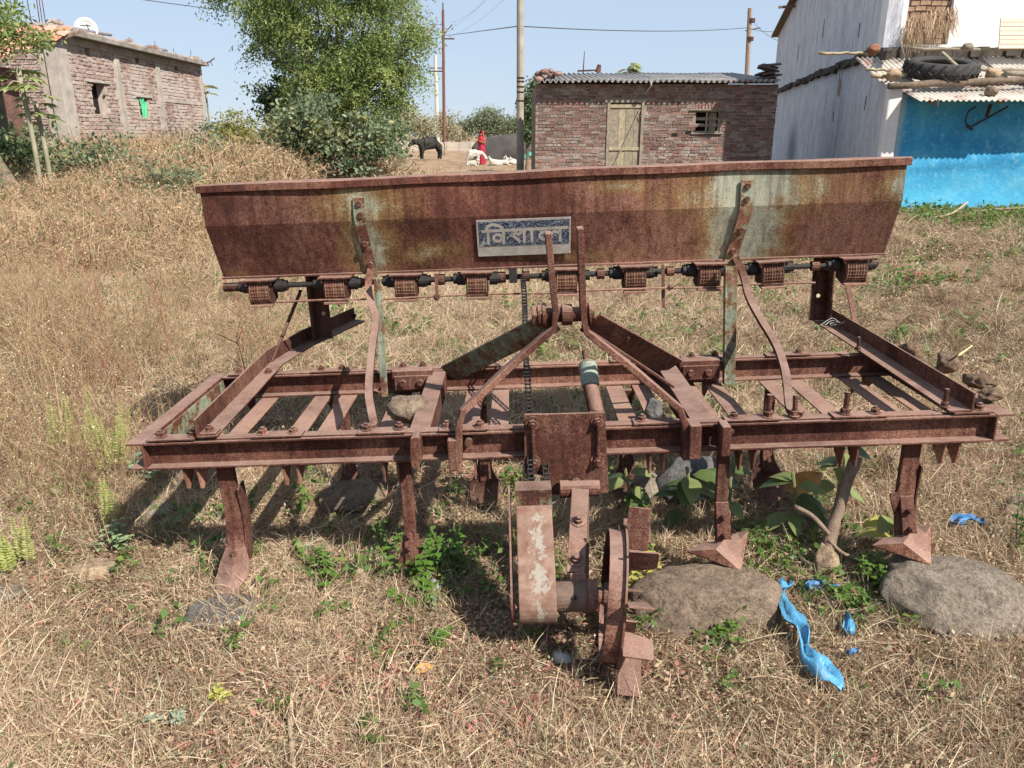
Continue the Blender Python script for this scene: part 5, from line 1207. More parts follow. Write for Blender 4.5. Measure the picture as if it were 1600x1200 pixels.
# side wall polygon in (distance, height)
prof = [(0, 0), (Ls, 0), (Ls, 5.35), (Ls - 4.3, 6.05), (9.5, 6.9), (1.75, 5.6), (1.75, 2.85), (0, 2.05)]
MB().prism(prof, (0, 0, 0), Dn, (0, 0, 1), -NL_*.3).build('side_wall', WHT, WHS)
MB().bar(NL_*.03 + Dn*(-.2) + V(0, 0, 3.0), NL_*.03 + Dn*Ls + V(0, 0, 3.17), .14, .16, (1, 0, 0)).build('ledge', LEDGE, WHS, bevel=.03) if False else None
m = MB(); r = random.Random(3); N_ = 46
for i in range(N_):
    a = .9 + (Ls - .9)*i/N_; b = .9 + (Ls - .9)*(i+1.15)/N_; zz = 3.08 + .03*r.uniform(-1, 1) + (.0 if a > 2 else -.12*(2-a)); hh = r.uniform(.07, .13)
    m.prism([(a, zz - hh), (b, zz - hh*.9), (b, zz + hh*.6), (a, zz + hh*.5)], NL_*.0005, Dn, (0, 0, 1), NL_*r.uniform(.08, .15))
m.build('ledge', LEDGE, WHS)
A_ = Dn*1.75
# upper front wall with brick filled window
fw = Vector((A_.x, A_.y, 0))
holed_wall('front_face', fw, (1, 0, 0), (0, -1, 0), .0, 7.5, 2.9, 5.6, .3, [(.42, 1.36, 3.18, 4.7)], WHT2, WHS)
MB().box(fw.x + .3, fw.x + 1.5, fw.y + .12, fw.y + .25, 3.1, 4.8).build('infill_backing', MORTAR2, WHS)
brick_field(WHS, fw + V(0, .12, 0), (1, 0, 0), (0, -1, 0), .43, 1.35, 3.2, 4.7, .20, .085, .02, [], [brick_mat('infill_brick', (.30, .20, .13)), brick_mat('infill_brick2', (.24, .155, .10))], 80, lambda u, z: -z, .03, .6, seed=12)
m = MB(); N_ = 40
for i in range(N_):
    a = -.05 + 7.4*i/N_; hh = r.uniform(.07, .12); m.prism([(a, 2.98 - hh), (a + .2, 2.98 - hh), (a + .2, 3.06 + hh*.6), (a, 3.06 + hh*.6)], fw + V(0, -.0005, 0), (1, 0, 0), (0, 0, 1), V(0, -r.uniform(.10, .18), 0))
m.build('ledge', LEDGE, WHS)
# eaves and beam ends
m = MB(); gv = Dn
for a, b in (((Ls + .25, 5.33), (9.5, 6.95)), ((9.5, 6.95), (1.3, 5.6))):
    P0 = gv*a[0] + V(0, 0, a[1]); P1 = gv*b[0] + V(0, 0, b[1]); m.bar(P0, P1, .5, .07, NL_)
m.build('roof_edge', M_BARK, WHS)
MB().bar(gv*(Ls - 4.2) + V(0, 0, 5.85), gv*(Ls - 4.2) + NL_*.6 + V(0, 0, 5.83), .08, .08, (0, 0, 1)).build('beam_end', M_BARK, WHS)
m = MB(); mm = gv*9.5; m.v = [tuple(gv*Ls + V(0, 0, 5.35)), tuple(gv*9.5 + V(0, 0, 6.9)), tuple(gv*1.75 + V(0, 0, 5.6)), tuple(gv*1.75 + V(8, 0, 5.6)), tuple(gv*9.5 + V(8, 0, 6.9)), tuple(gv*Ls + V(8, 0, 5.35))]
m.f = [(0, 1, 4, 5), (1, 2, 3, 4)]; m.m = [0, 0]; m.build('roof', CONCD, WHS)
# vents and leaf on the side wall
for d, z, h in ((9.0, 4.1, .5), (5.4, 4.6, .35), (13.5, 3.9, .5), (2.6, 1.9, .3), (6.0, 1.7, .25), (4.2, 3.6, .3)):
    P0 = gv*d + NL_*.004 + V(0, 0, z); MB().bar(P0, P0 + V(0, 0, h), .05, .01, Dn).build('wall_crack', LEDGE, WHS)
o = MB().bar(gv*5.6 + NL_*.05 + V(0, 0, 2.35), gv*5.6 + NL_*.05 + V(0, 0, 2.75), .16, .02, Dn).build('hanging_leaf', plain('ochre', (.42, .27, .08)), WHS, bevel=.009)
MB().tube(smooth_path([gv*5.6 + NL_*.05 + V(0, 0, 2.75), gv*5.6 + NL_*.06 + V(0, 0, 3.0)]), .008, 5).build('string', M_BARK, WHS)
# pale buttress strip at the near corner
MB().box(-.27, -.002, -.18, -.0, 0, 2.2).build('corner_buttress', plain('buttress_white', (.58, .57, .56), .9, .1, .12, 3, .3), WHS, bevel=.03)

# blue shed
BS = empty('blue_shed', (7.50, 15.8, 0), (0, 0, 0), 'low shed with bright blue painted wall and patched corrugated tin roof', 'shed')
n = NT('blue_limewash', .9, .15); f = n.noise(1.3, 7, rough=.7); f2 = n.noise(9, 6, rough=.75); f3 = n.noise(2.2, 6, n.map((.25, 1, 1.6)), rough=.7)
c = n.ramp(f, [(.33, (.025, .19, .38)), (.5, (.045, .27, .47)), (.66, (.10, .36, .53))]); c = n.mix(n.ramp(f2, [(.54, 0.), (.68, .6)]), c, (.25, .52, .63))
c = n.mix(n.ramp(f3, [(.56, 0.), (.70, .5)]), c, (.02, .13, .24)); c = n.mix(n.ramp(n.noise(3.1, 7, rough=.75), [(.60, 0.), (.68, .55)]), c, (.30, .50, .56))
sep = n.t.nodes.new('ShaderNodeSeparateXYZ'); n.L(n.obj, sep.inputs[0])
lo = n.math('ADD', sep.outputs[2], n.math('MULTIPLY', n.math('SUBTRACT', f, .5), .9)); c = n.mix(n.ramp(lo, [(.08, .5), (.75, 0.)]), c, (.10, .46, .66))
ed = n.math('ADD', sep.outputs[0], n.math('MULTIPLY', n.math('SUBTRACT', f2, .5), .25)); c = n.mix(n.ramp(ed, [(.03, .8), (.16, 0.)]), c, (.42, .50, .52))
n.col(c); n.bump(n.math('ADD', f2, f), .45, .03); M_BLUEW = n.m
m = MB(); K, J = 60, 24
for j in range(J+1):
    for i in range(K+1):
        x = 6.0*i/K; z = -.1 + 2.16*j/J
        m.v.append((x, .03*mn.noise(Vector((x*1.3, z*1.5, 2))) + .012*mn.noise(Vector((x*5, z*5, 1))) - .03*math.exp(-((z - .72 - .09*x)**2)/.004), z))
for j in range(J):
    for i in range(K): a = j*(K+1) + i; m.f.append((a, a+1, a+K+2, a+K+1)); m.m.append(0)
o = m.build('wall', M_BLUEW, BS, smooth=True); s__ = o.modifiers.new('th', 'SOLIDIFY'); s__.thickness = .25; s__.offset = -1
TIN = NT('old_tin', .6, .4); f = TIN.noise(2.2, 6, rough=.7); f2 = TIN.noise(14, 6, rough=.7)
TIN.col(TIN.mix(TIN.ramp(TIN.math('ADD', TIN.math('MULTIPLY', f, .7), TIN.math('MULTIPLY', f2, .3)), [(.50, 0.), (.60, 1.)]), (.50, .46, .40), (.27, .13, .09))); TIN = TIN.m
TINR = plain('rusty_tin', (.28, .14, .10), .8, .2, .35, 4)
corrugated('tin_sheet', .05, 2.2, -.70, 1.0, 1.97, 2.45, .105, .018, TIN, BS); corrugated('tin_sheet', 2.15, 4.6, -.66, 1.0, 2.00, 2.47, .105, .018, TIN, BS)
corrugated('tin_sheet', 2.65, 6.0, -.68, .9, 2.03, 2.46, .09, .016, TINR, BS)
corrugated('tin_sheet', -.25, 2.6, .35, 1.75, 2.33, 2.92, .105, .018, TIN, BS); corrugated('tin_sheet', 2.3, 6, .3, 1.75, 2.36, 2.94, .105, .018, TIN, BS)
for k in range(5): MB().cyl((.3 + k*1.3, -.6, 1.93), (.3 + k*1.3, 1.7, 2.72), .035, 8).build('rafter', M_BARK, BS)
MB().box(.35, .38, -.71, -.69, 1.86, 1.99).build('roof_drip', RUSTD, BS)
# bracket of black iron on the blue wall
o = MB().tube(smooth_path([(0, 0, 0), (-.10, -.02, .12), (-.07, -.03, .30), (.05, -.03, .38)], 5), .016, 7).tube([(.0, -.02, .0), (.65, -.05, .38)], .020, 7).tube([(-.05, -.02, .03), (.06, -.02, -.04)], .03, 7).tube([(.28, -.04, .2), (.32, -.04, .42)], .035, 7).build('bent_iron', BLACK, None, loc=(8.85, 15.68, 1.50)); tag(o, 'black bent iron frame hanging under the tin roof on the blue wall', 'iron')

# tyre with tread on the tin roof
TY = empty('tractor_tyre', (8.40, 16.25, 2.43), (rad(13), 0, 0), 'large black tractor tyre lying on the tin roof of the blue shed', 'tyre')
RUB = plain('dusty_rubber', (.045, .043, .042), .85, .2, .35, 6, .3); RO, RI, TW = .66, .42, .33
m = MB(); K = 48; sec = [(RI, .06), (RI + .02, .03), (RO - .12, .0), (RO - .03, .05), (RO, .12), (RO, TW - .12), (RO - .03, TW - .05), (RO - .12, TW), (RI + .02, TW - .03), (RI, TW - .06), (RI + .04, TW - .10), (RO - .07, TW - .13), (RO - .07, .13), (RI + .04, .10)]
for i in range(K):
    a = 2*math.pi*i/K; m.v += [(rr*math.cos(a), rr*math.sin(a), z) for rr, z in sec]
ns_ = len(sec)
for i in range(K):
    for k in range(ns_): a = i*ns_ + k; b = i*ns_ + (k+1) % ns_; c2 = ((i+1) % K)*ns_; m.f.append((a, c2 + k, c2 + (k+1) % ns_, b)); m.m.append(0)
m.build('carcass', RUB, TY, smooth=True)
lugm = MB(); lugm.v = [(RO - .02, 0, .155), (RO - .02, .045, .155), (RO - .02, .20, TW - .03), (RO - .02, .14, TW - .03), (RO + .038, .005, .16), (RO + .038, .04, .16), (RO - .015, .195, TW - .02), (RO - .015, .15, TW - .02)]
lugm.f = [(4, 5, 6, 7), (0, 1, 5, 4), (1, 2, 6, 5), (2, 3, 7, 6), (3, 0, 4, 7)]; lugm.m = [0]*5
LM = lugm.mesh('tread_lug', RUB); lm2 = MB(); lm2.v = [(x, y, TW - z) for x, y, z in lugm.v]; lm2.f = [f_[::-1] for f_ in lugm.f]; lm2.m = [0]*5; LM2 = lm2.mesh('tread_lug', RUB)
for i in range(20):
    link('tread_lug', LM, TY, None, (0, 0, 2*math.pi*i/20)); link('tread_lug', LM2, TY, None, (0, 0, 2*math.pi*(i+.5)/20))
MB().cyl((0, -.56, TW - .03), (.0, .1, TW + .12), .03, 7).build('x', WOOD, TY).name = 'wedge_stick'
# timber and stones that hold the tin down
def roof_log(a, b, r_, label, mat=WOOD2):
    a, b = Vector(a), Vector(b); P_ = [a.lerp(b, i/8) + Vector((0, random.uniform(-.02, .02), random.uniform(-.015, .015))) for i in range(9)]
    o = MB().tube(P_, [r_*random.uniform(.85, 1.1) for _ in P_], 9).build('log', mat, None, smooth=True); tag(o, label, 'log')
roof_log((7.15, 15.62, 2.25), (10.8, 15.8, 2.42), .065, 'long rough log lying across the tin roof in front of the tyre', plain('bark_log', (.15, .115, .085), .95, .1, .4, 10, .8))
roof_log((7.0, 16.35, 2.60), (7.75, 16.3, 2.56), .03, 'thin pole sticking out left of the tyre, upper one', WOOD)
roof_log((7.0, 16.1, 2.45), (7.75, 16.2, 2.48), .04, 'thick pole sticking out left of the tyre below the upper one', WOOD)
roof_log((6.2, 16.8, 2.93), (7.25, 16.7, 2.92), .03, 'pale pole jutting from the white house wall under the ledge', WOOD)
roof_log((9.15, 16.45, 2.60), (11.0, 16.4, 2.58), .035, 'grey pole right of the tyre on the tin roof')
roof_log((8.2, 17.2, 3.06), (11.0, 17.1, 3.03), .03, 'long pole along the upper edge of the tin roof')
roof_log((9.6, 16.1, 2.50), (10.9, 16.05, 2.46), .05, 'dark pole on the tin roof behind the long rough log')
for i, (x, y, z, s_, mt, lb) in enumerate(((8.98, 15.38, 2.14, .13, ST_BROWN, 'round brown stone on the tin roof edge in front of the log'), (7.35, 15.95, 2.47, .17, ST_TAN, 'tan stone on the roof corner left of the tyre'), (7.20, 16.6, 2.98, .15, ST_RED, 'reddish stone at the roof corner under the ledge'), (9.35, 16.05, 2.50, .19, ST_TAN, 'broad tan stone on the roof right of the tyre'), (10.2, 15.9, 2.45, .16, ST_SLATE, 'dark stone at the right end of the tin roof'), (9.35, 17.1, 3.08, .12, ST_GREY, 'grey stone on the upper tin roof'))):
    stone((x, y, z), (s_, s_*.9, s_*.75), mt, lb, i, 100 + i, sub=3)
# cement sheet leaning at the right edge of the upper storey
corrugated('cement_sheet', 0, 1.6, 0, .1, 0, .0, .3, .0, CONC, None) if False else None
SHT = empty('pale_board', (9.85, 16.9, 3.02), (rad(-12), 0, 0), 'pale ribbed board leaning on the white house above the tin roof', 'board')
for k in range(7): MB().box(0, 1.5, -.03 - .004*(k % 2), 0, .004 + k*.085, .082 + k*.085).build('slat', plain('cream_slat', (.56, .48, .38), .8, .2, .1) if k == 0 else bpy.data.materials['cream_slat'], SHT, bevel=.004)
# straw hanging over the bricked window
bl = []
for i in range(420):
    x = random.uniform(.38, 1.40); top = 3.42 + .30*random.random() + .22*(x - .4); p = Vector((x, -.10 + random.uniform(-.05, .03), top)); l_ = random.uniform(.25, .62)
    if x > .95: l_ *= .85
    q = p + Vector((random.gauss(0, .05), -.07, -l_*.4)); t = q + Vector((random.gauss(0, .07), -.05, -l_*.6)); bl.append(([p, q, t], .014, random.random()*.4))
o = link('hanging_straw', blade_mesh('hanging_straw', bl, [M_STRAW]), None, (7.50 + fw.x, 15.9 + fw.y, 0)); tag(o, 'dry straw hanging over the bricked up window of the white house', kind='stuff')

# ------------------------------------------------------------------ poles and wires
def pole(name, base, top, r0, r1, mat, label, n_=10, arms=()):
    root = empty(name, base, (0, 0, 0), label, 'pole'); t = Vector(top) - Vector(base); MB().cyl((0, 0, -.2), t, r0, n_, r1).build('shaft', mat, root)
    for a, b, rr in arms: MB().cyl(a, b, rr, 6).build('cross_arm', RUSTD, root)
    return root
CP = pole('utility_pole', (.262, 25, 0), (.262 - .03, 25, 7.5), .12, .095, plain('pole_cement', (.33, .29, .235), .9, .1, .25, 3, .3), 'grey cement utility pole between the woman in red and the hut')
for z in (3.0, 2.9, 2.75, 2.6, 2.35): MB().cyl((0, 0, z), (0, 0, z + .035), .125, 10).build('wire_band', RUSTD, CP)
pole('utility_pole', (-5.40, 64, .2), (-5.22, 64, 10.4), .13, .10, plain('iron_oxide', (.16, .065, .05), .8), 'tall rust red iron pole behind the field wall', 8, (((0, 0, 8.2), (1.0, 0, 8.2), .05), ((0, 0, 8.3), (.85, 0, 9.2), .04), ((0, 0, 5.9), (-1.1, 0, 5.9), .05), ((.18, 0, 10.2), (.18, 0, 10.7), .05)))
pole('utility_pole', (-10.15, 110, .2), (-10.15, 110, 11.5), .28, .22, plain('pole_pale', (.50, .47, .42), .9), 'pale cement pole far behind the rust red iron pole', 8, (((-.8, 0, 9.7), (1.2, 0, 9.7), .08),))
P4_ = pole('utility_pole', (13.0, 45, 0), (12.66, 45, 7.8), .15, .12, plain('pole_brown', (.27, .19, .15), .9), 'brown pole behind the right end of the hut roof', 8, (((-.5, 0, 6.7), (.3, 0, 6.85), .03),))
for z in (6.2, 7.1): MB().cyl((-.2, 0, z), (-.2, 0, z + .2), .19, 8).build('pole_band', RUSTD, P4_)
M_WIRE = plain('wire', (.06, .06, .065), .6)
def wire(a, b, sag, r_, label):
    a, b = Vector(a), Vector(b); P_ = [a.lerp(b, i/24) - Vector((0, 0, sag*4*(i/24)*(1 - i/24))) for i in range(25)]
    o = MB().tube(P_, r_, 5).build('wire', M_WIRE); tag(o, label, 'wire')
wire((-14.5, 19, 5.15), (-5.2, 64, 9.4), .5, .014, 'black overhead wire passing above the left brick house')
wire((-5.2, 64, 8.6), (.2, 25, 4.45), .0, .016, 'overhead wire from the rust red pole to the cement pole')
wire((.2, 25, 4.45), (12.6, 45, 6.85), .15, .016, 'overhead wire from the cement pole to the brown pole')
wire((12.6, 45, 6.85), (11.3, 34.5, 5.45), .1, .012, 'short wire from the brown pole to the white house')
wire((12.5, 45, 7.6), (11.2, 34.4, 5.0), .25, .010, 'slack wire from the brown pole top to the white house')
for i, (z0_, x1_, z1_) in enumerate(((9.5, 2.2, 14.2), (9.2, 1.4, 14.2), (8.6, 3.4, 14.2))):
    wire((-4.6, 64, z0_), (x1_, 50, z1_ - 1), .9, .006, ['thin upper wire sagging above the rust red pole', 'thin middle wire sagging above the rust red pole', 'thin lower wire sagging above the rust red pole'][i])

# ------------------------------------------------------------------ far wall, field, straw heap
FW = empty('field_wall', (-11, 62, .1), (0, 0, 0), 'long low pale wall of stone blocks at the far side of the field', 'wall')
M_FW = [plain('wall_plaster_pale', (.48, .41, .33), .95, .1, .2, .8), plain('wall_plaster_grey', (.40, .35, .29), .95, .1, .25, .8)]
x = 0; r = random.Random(8)
while x < 17:
    l_ = r.uniform(.7, 1.1)
    for j in range(2): MB().box(x, x + l_ - .02, r.uniform(-.02, .02), .35, j*.4, j*.4 + .385).build('block', r.choice(M_FW), FW)
    x += l_
pg = [region(2600, -1, 1, 0, 1)]
a = RNG.uniform(0, 6.283, 900); rr = np.sqrt(RNG.random(900))*1.6; hx = rr*np.cos(a)*1.25; hy = rr*np.sin(a); hz_ = .85*np.exp(-(rr/.85)**2)
pts = np.column_stack([hx - 3.25, hy + 18.5, hz_ + .02])
scatter('straw_heap', [straw_tuft(200 + i, 24, .8, (.2, .5), (.012, .026), 0, .22) for i in range(4)], pts, np.stack([RNG.normal(0, .35, 900), RNG.normal(0, .35, 900), RNG.uniform(0, 6.28, 900)], 1), RNG.uniform(.6, 1.0, 900), 'heap of dry crop stalks on the bare ground left of the buffalo')
m = MB(); K = 24
for j in range(9):
    q = j/8*1.7
    for i in range(K): t = 2*math.pi*i/K; m.v.append((q*1.25*math.cos(t), q*math.sin(t), .83*math.exp(-(q/.85)**2) - .04 + .03*math.sin(i*2.1 + j)))
for j in range(8):
    for i in range(K): a = j*K + i; b = j*K + (i+1) % K; m.f.append((a, b, b+K, a+K)); m.m.append(0)
o = m.build('straw_mound', plain('straw_core', (.34, .25, .155), .95, .1, .35, 4, .8), None, smooth=True, loc=(-3.25, 18.5, 0)); tag(o, 'core of the dry stalk heap', kind='structure')
# cow dung / rock mound in shade right of the woman
stone((-.05, 47, .2), (2.6, 1.2, 1.25), plain('mud_mound', (.075, .07, .065), .95, .1, .3, 1), 'dark grey earth mound behind the goats and the cement pole', 0, 140, name='earth_mound', cat='mound')

# ------------------------------------------------------------------ trees and bushes
def foliage_cloud(blobs, n, size, droop=0, spray=0, seed=0, shell=.55, clump=0, cs=.3):
    """leaf quads spread through ellipsoid blobs; spray>0 grows short drooping lines of leaflets"""
    g = np.random.default_rng(seed); wts = np.array([b[3]*b[4]*b[5] for b in blobs])**.75; wts = wts/wts.sum(); Vx = []; 
    N0 = n//max(1, spray) if spray else n
    pick = g.choice(len(blobs), N0, p=wts); B = np.array(blobs)[pick]
    d = g.normal(size=(N0, 3)); d /= np.linalg.norm(d, axis=1)[:, None]; rr = (shell + (1-shell)*g.random(N0))[:, None]**.8
    if clump:
        NC = clump; pc = g.choice(len(blobs), NC, p=wts); BC = np.array(blobs)[pc]; dc = g.normal(size=(NC, 3)); dc /= np.linalg.norm(dc, axis=1)[:, None]
        cc = BC[:, :3] + dc*((shell + (1-shell)*g.random(NC))[:, None])*BC[:, 3:6]*(1 + .12*g.normal(size=(NC, 1)))
        k = g.integers(0, NC, N0); d = dc[k]*.8 + g.normal(0, .45, (N0, 3)); d /= np.linalg.norm(d, axis=1)[:, None]
        c_ = cc[k] + g.normal(size=(N0, 3))*np.array([1, 1, .45])*cs*(.5 + g.random((NC, 1))[k])
        tone = g.random(NC)[k]
    else:
        c_ = B[:, :3] + d*rr*B[:, 3:6]*(1 + .18*g.normal(size=(N0, 1))); tone = g.random(N0)
    if spray:
        dr_ = d*np.array([1, 1, .4]) + g.normal(0, .35, (N0, 3)); dr_[:, 2] -= droop; dr_ /= np.linalg.norm(dr_, axis=1)[:, None]
        t = np.arange(spray)[None, :, None]*size[0]*.55
        c_ = (c_[:, None, :] + dr_[:, None, :]*t + np.array([0, 0, -1])*droop*.5*(t**2)/(size[0]*spray*.55)).reshape(-1, 3) + g.normal(0, size[0]*.25, (N0*spray, 3))
        base = np.repeat(tone, spray)
    else: base = tone
    N = len(c_); a = g.normal(size=(N, 3)); a /= np.linalg.norm(a, axis=1)[:, None]; b = np.cross(a, g.normal(size=(N, 3))); b /= np.linalg.norm(b, axis=1)[:, None]
    L_ = g.uniform(.7, 1.2, (N, 1))*size[0]; W_ = L_*size[1]
    q = np.stack([c_ - a*L_/2, c_ + b*W_/2, c_ + a*L_/2, c_ - b*W_/2], 1).reshape(-1, 3)
    return q, np.arange(4*N).reshape(-1, 4), np.clip(base*.85 + g.random(N)*.15, 0, .999)
def tree(name, loc, blobs, n, size, mat, trunk, label, cat='tree', seed=0, droop=0, spray=0, shell=.5, tr=.16, barkm=None, group=None, limbs=True, clump=0, cs=.3):
    root = empty(name, loc, (0, 0, 0), label, cat, group); r = random.Random(seed)
    q, f_, v_ = foliage_cloud(blobs, n, size, droop, spray, seed, shell, clump, cs)
    o = link('crown', np_mesh('crown', q, f_, mat, v_), root); tag(o, kind='stuff')
    m = MB(); top = Vector(trunk)
    m.tube(smooth_path([(0, 0, -.2), top*.4 + Vector((r.uniform(-.1, .1), 0, 0))*tr*4, top], 4), [tr*(1 - .5*i/9) for i in range(9)], 8)
    if limbs:
        for b in blobs:
            c_ = Vector(b[:3]); m.tube(smooth_path([top*.7, (top + c_)/2 + Vector((0, 0, -.1)), c_ + (c_ - top)*.25], 3), [tr*.45, tr*.4, tr*.35, tr*.28, tr*.2, tr*.14, tr*.08][:7], 6)
    m.build('trunk', barkm or M_BARK, root, smooth=True); return root
r = random.Random(2)
bl = [(0, 0, 4.3, 1.6, 1.6, 1.5), (-1.4, .2, 4.6, 1.1, 1.1, 1.0), (1.3, -.2, 4.5, 1.2, 1.2, 1.2), (1.9, 0, 3.7, .8, .9, .8), (-1.9, 0, 3.8, .7, .8, .6), (.2, 0, 5.7, 1.9, 1.5, 1.1), (1.4, 0, 5.5, 1.1, 1.1, 1.0), (-1.9, 0, 5.4, 1.2, 1.1, .9), (.3, -.4, 3.0, 1.5, 1.2, .9), (1.6, -.3, 3.1, .9, .8, .7), (2.0, .2, 4.7, .7, .8, .7), (.9, -.3, 2.3, .8, .8, .7), (1.7, -.2, 2.7, .6, .6, .5)]
tree('acacia_tree', (-5.15, 23.5, 0), bl + [(2.1, -.3, 3.0, .6, .7, .5), (1.3, -.5, 2.3, .7, .6, .5), (0, -.6, 2.2, .9, .6, .6), (-.9, -.3, 3.0, .8, .7, .7), (2.5, 0, 3.9, .4, .5, .5)], 74000, (.095, .40), M_TREE, (.3, 0, 2.2), 'big spreading green tree with drooping feathery branches in the middle left', seed=2, droop=.55, spray=14, shell=.42, tr=.2, clump=215, cs=.17)
tree('broadleaf_tree', (-7.2, 27, 0), [(0, 0, 3.3, 1.2, 1, 1.1), (-.4, 0, 4.4, 1.0, .9, .8), (.5, 0, 2.3, 1.1, .9, .8), (-.5, 0, 2.4, .8, .8, .7), (1.6, 0, 3.2, 1.2, 1, 1.2)], 15000, (.14, .55), M_DARKLEAF, (0, 0, 2.0), 'dark leaved tree behind the left side of the big spreading tree', seed=3, shell=.3, clump=90, cs=.2)
def bush(x, y, blobs, n, size, mat, label, seed, trunk=(0, 0, .8), name='bush', tr=.05, **kw):
    kw.setdefault('clump', max(10, n//70)); kw.setdefault('cs', .21); kw.setdefault('shell', .15); n = int(n*1.25); size = (size[0]*.82, size[1])
    return tree(name, (x, y, gz(x, y)), blobs, n, size, mat, trunk, label, 'bush' if name != 'castor_plant' else 'plant', seed, tr=tr, **kw)
bush(-3.9, 17.5, [(0, 0, 1.2, .7, .6, .7), (-.6, 0, .8, .5, .5, .5), (.5, 0, .9, .5, .5, .6), (-.1, 0, 2.1, .6, .5, .5), (.6, 0, 1.7, .5, .4, .5), (-.7, 0, 1.6, .5, .4, .5), (1.0, 0, 1.1, .4, .4, .6)], 3000, (.16, .5), M_CASTOR, 'large grey green castor bush under the big tree', 11, (0, 0, 1.2))
bush(-4.9, 17.2, [(0, 0, .9, .6, .5, .6), (.4, 0, 1.6, .5, .4, .4)], 2600, (.15, .5), M_CASTOR, 'grey green castor bush left of the largest castor bush', 12, (0, 0, 1))
bush(-2.95, 18.8, [(0, 0, .9, .45, .45, .7), (0, 0, 1.6, .4, .4, .4)], 2200, (.12, .5), M_DARKLEAF, 'dark green bush at the right foot of the big tree', 13, (0, 0, 1))
bush(-6.1, 20.5, [(0, 0, 1.1, .9, .6, .5), (.8, 0, .9, .7, .5, .5)], 2600, (.12, .5), M_YELLOW, 'yellow green bush right of the left brick house', 14)
bush(-7.4, 21.5, [(0, 0, 1.2, .7, .5, .45), (.5, 0, 1.0, .6, .5, .4)], 2000, (.12, .5), M_YELLOW, 'yellow green bush touching the corner of the left brick house', 15)
bush(-7.0, 13.8, [(0, 0, .85, .6, .6, .45), (-.5, 0, .7, .5, .5, .35)], 1700, (.12, .45), M_CASTOR, 'dark green bush in front of the corner of the left brick house', 16)
bush(-6.15, 15.8, [(0, 0, 1.0, .55, .5, .5), (.4, 0, .8, .45, .4, .4)], 2200, (.11, .45), M_CASTOR, 'grey green bush below the green cloth window', 17)
bush(-8.6, 14.0, [(0, 0, .9, .8, .6, .6)], 2400, (.12, .45), M_DARKLEAF, 'dark green bush at the left edge under the papaya tree', 18)
bush(-5.3, 12.0, [(0, 0, .6, .5, .4, .4)], 1200, (.09, .45), M_CASTOR, 'small grey green bush in the dry brush at left', 19, (0, 0, .4))
bush(-8.2, 11.0, [(0, 0, .75, .7, .5, .4), (.5, 0, .6, .5, .4, .35)], 2200, (.10, .45), M_CASTOR, 'grey green shrub at the left edge in the dry brush below the papaya trees', 22)
bush(-5.6, 14.6, [(0, 0, .9, .6, .5, .45)], 1800, (.11, .45), M_CASTOR, 'grey green shrub rising from the brush right of the green cloth window', 23)
bush(-3.9, 10.4, [(0, 0, .35, .25, .2, .22)], 420, (.08, .4), M_BLUEGREEN, 'small grey green plant in front of the dry brush', 20, (0, 0, .3), tr=.02)
tree('neem_tree', (-7.35, 12.2, 0), [(-.3, 0, 3.0, .55, .6, .35), (.1, 0, 2.75, .35, .4, .2), (-1.2, 0, 3.1, .8, .6, .5), (-.9, 0, 2.65, .5, .5, .3)], 6500, (.09, .4), M_TREE, (-1.4, 0, 2.6), 'leafy tree reaching in from the left edge over the tiled shed', seed=21, droop=.2, spray=6)
# papaya trees: bare stem, lobed leaves on long stalks
def papaya(loc, h, R_, n_, label, seed, ls=.32, mat=M_YELLOW):
    r = random.Random(seed); root = empty('papaya_tree', loc, (0, 0, 0), label, 'tree'); MB().tube(smooth_path([(0, 0, -.1), (.03, 0, h*.5), (0, 0, h)], 4), .036, 8).build('trunk', M_STEMP, root, smooth=True)
    bl = []; ex = []; 
    for i in range(n_):
        a = i*2.4 + r.random()*.5; e = r.uniform(-.35, .9); d = Vector((math.cos(a), math.sin(a), e)).normalized(); b = Vector((0, 0, h - r.uniform(0, .3))); t = b + d*R_*r.uniform(.7, 1) - Vector((0, 0, .06))
        bl.append(([b, (b+t)/2 + Vector((0, 0, .05)), t], .02, r.random()))
        for k in range(9):
            aa = -2.2 + 4.4*k/8; u = Vector((d.x, d.y, -.25)).normalized(); s_ = Vector((-u.y, u.x, 0)); dd = u*math.cos(aa) + s_*math.sin(aa) + Vector((0, 0, -.25)); ex.append((leafq(t, dd, (0, 0, 1), ls*r.uniform(.8, 1.1)*(1 - abs(aa)*.12), ls*.34), r.random(), 1))
    o = link('crown', blade_mesh('papaya_crown', bl, [M_STEMP, mat], ex), root); tag(o, kind='stuff'); return root
M_STEMP = plain('papaya_stem', (.26, .24, .16)); M_PAP = leaf_mat('papaya_leaves', [(0, (.17, .22, .07)), (.5, (.27, .31, .12)), (1, (.36, .36, .18))], .35, .5)
papaya((-7.28, 12.2, .1), 2.2, .32, 11, 'papaya tree with drooping pale leaves in front of the left brick house', 1, .25, M_PAP)
papaya((-7.35, 12.6, .1), 1.75, .30, 8, 'shorter papaya tree beside the taller one at the left', 4, .22, M_PAP)
papaya((4.25, 30, 0), 3.75, .40, 14, 'papaya tree top showing above the hut roof', 2, .36, M_PAP)
papaya((-11.4, 30.5, .1), 3.1, .35, 9, 'thin papaya tree at the far end of the left brick house', 3, .3, M_YELLOW)
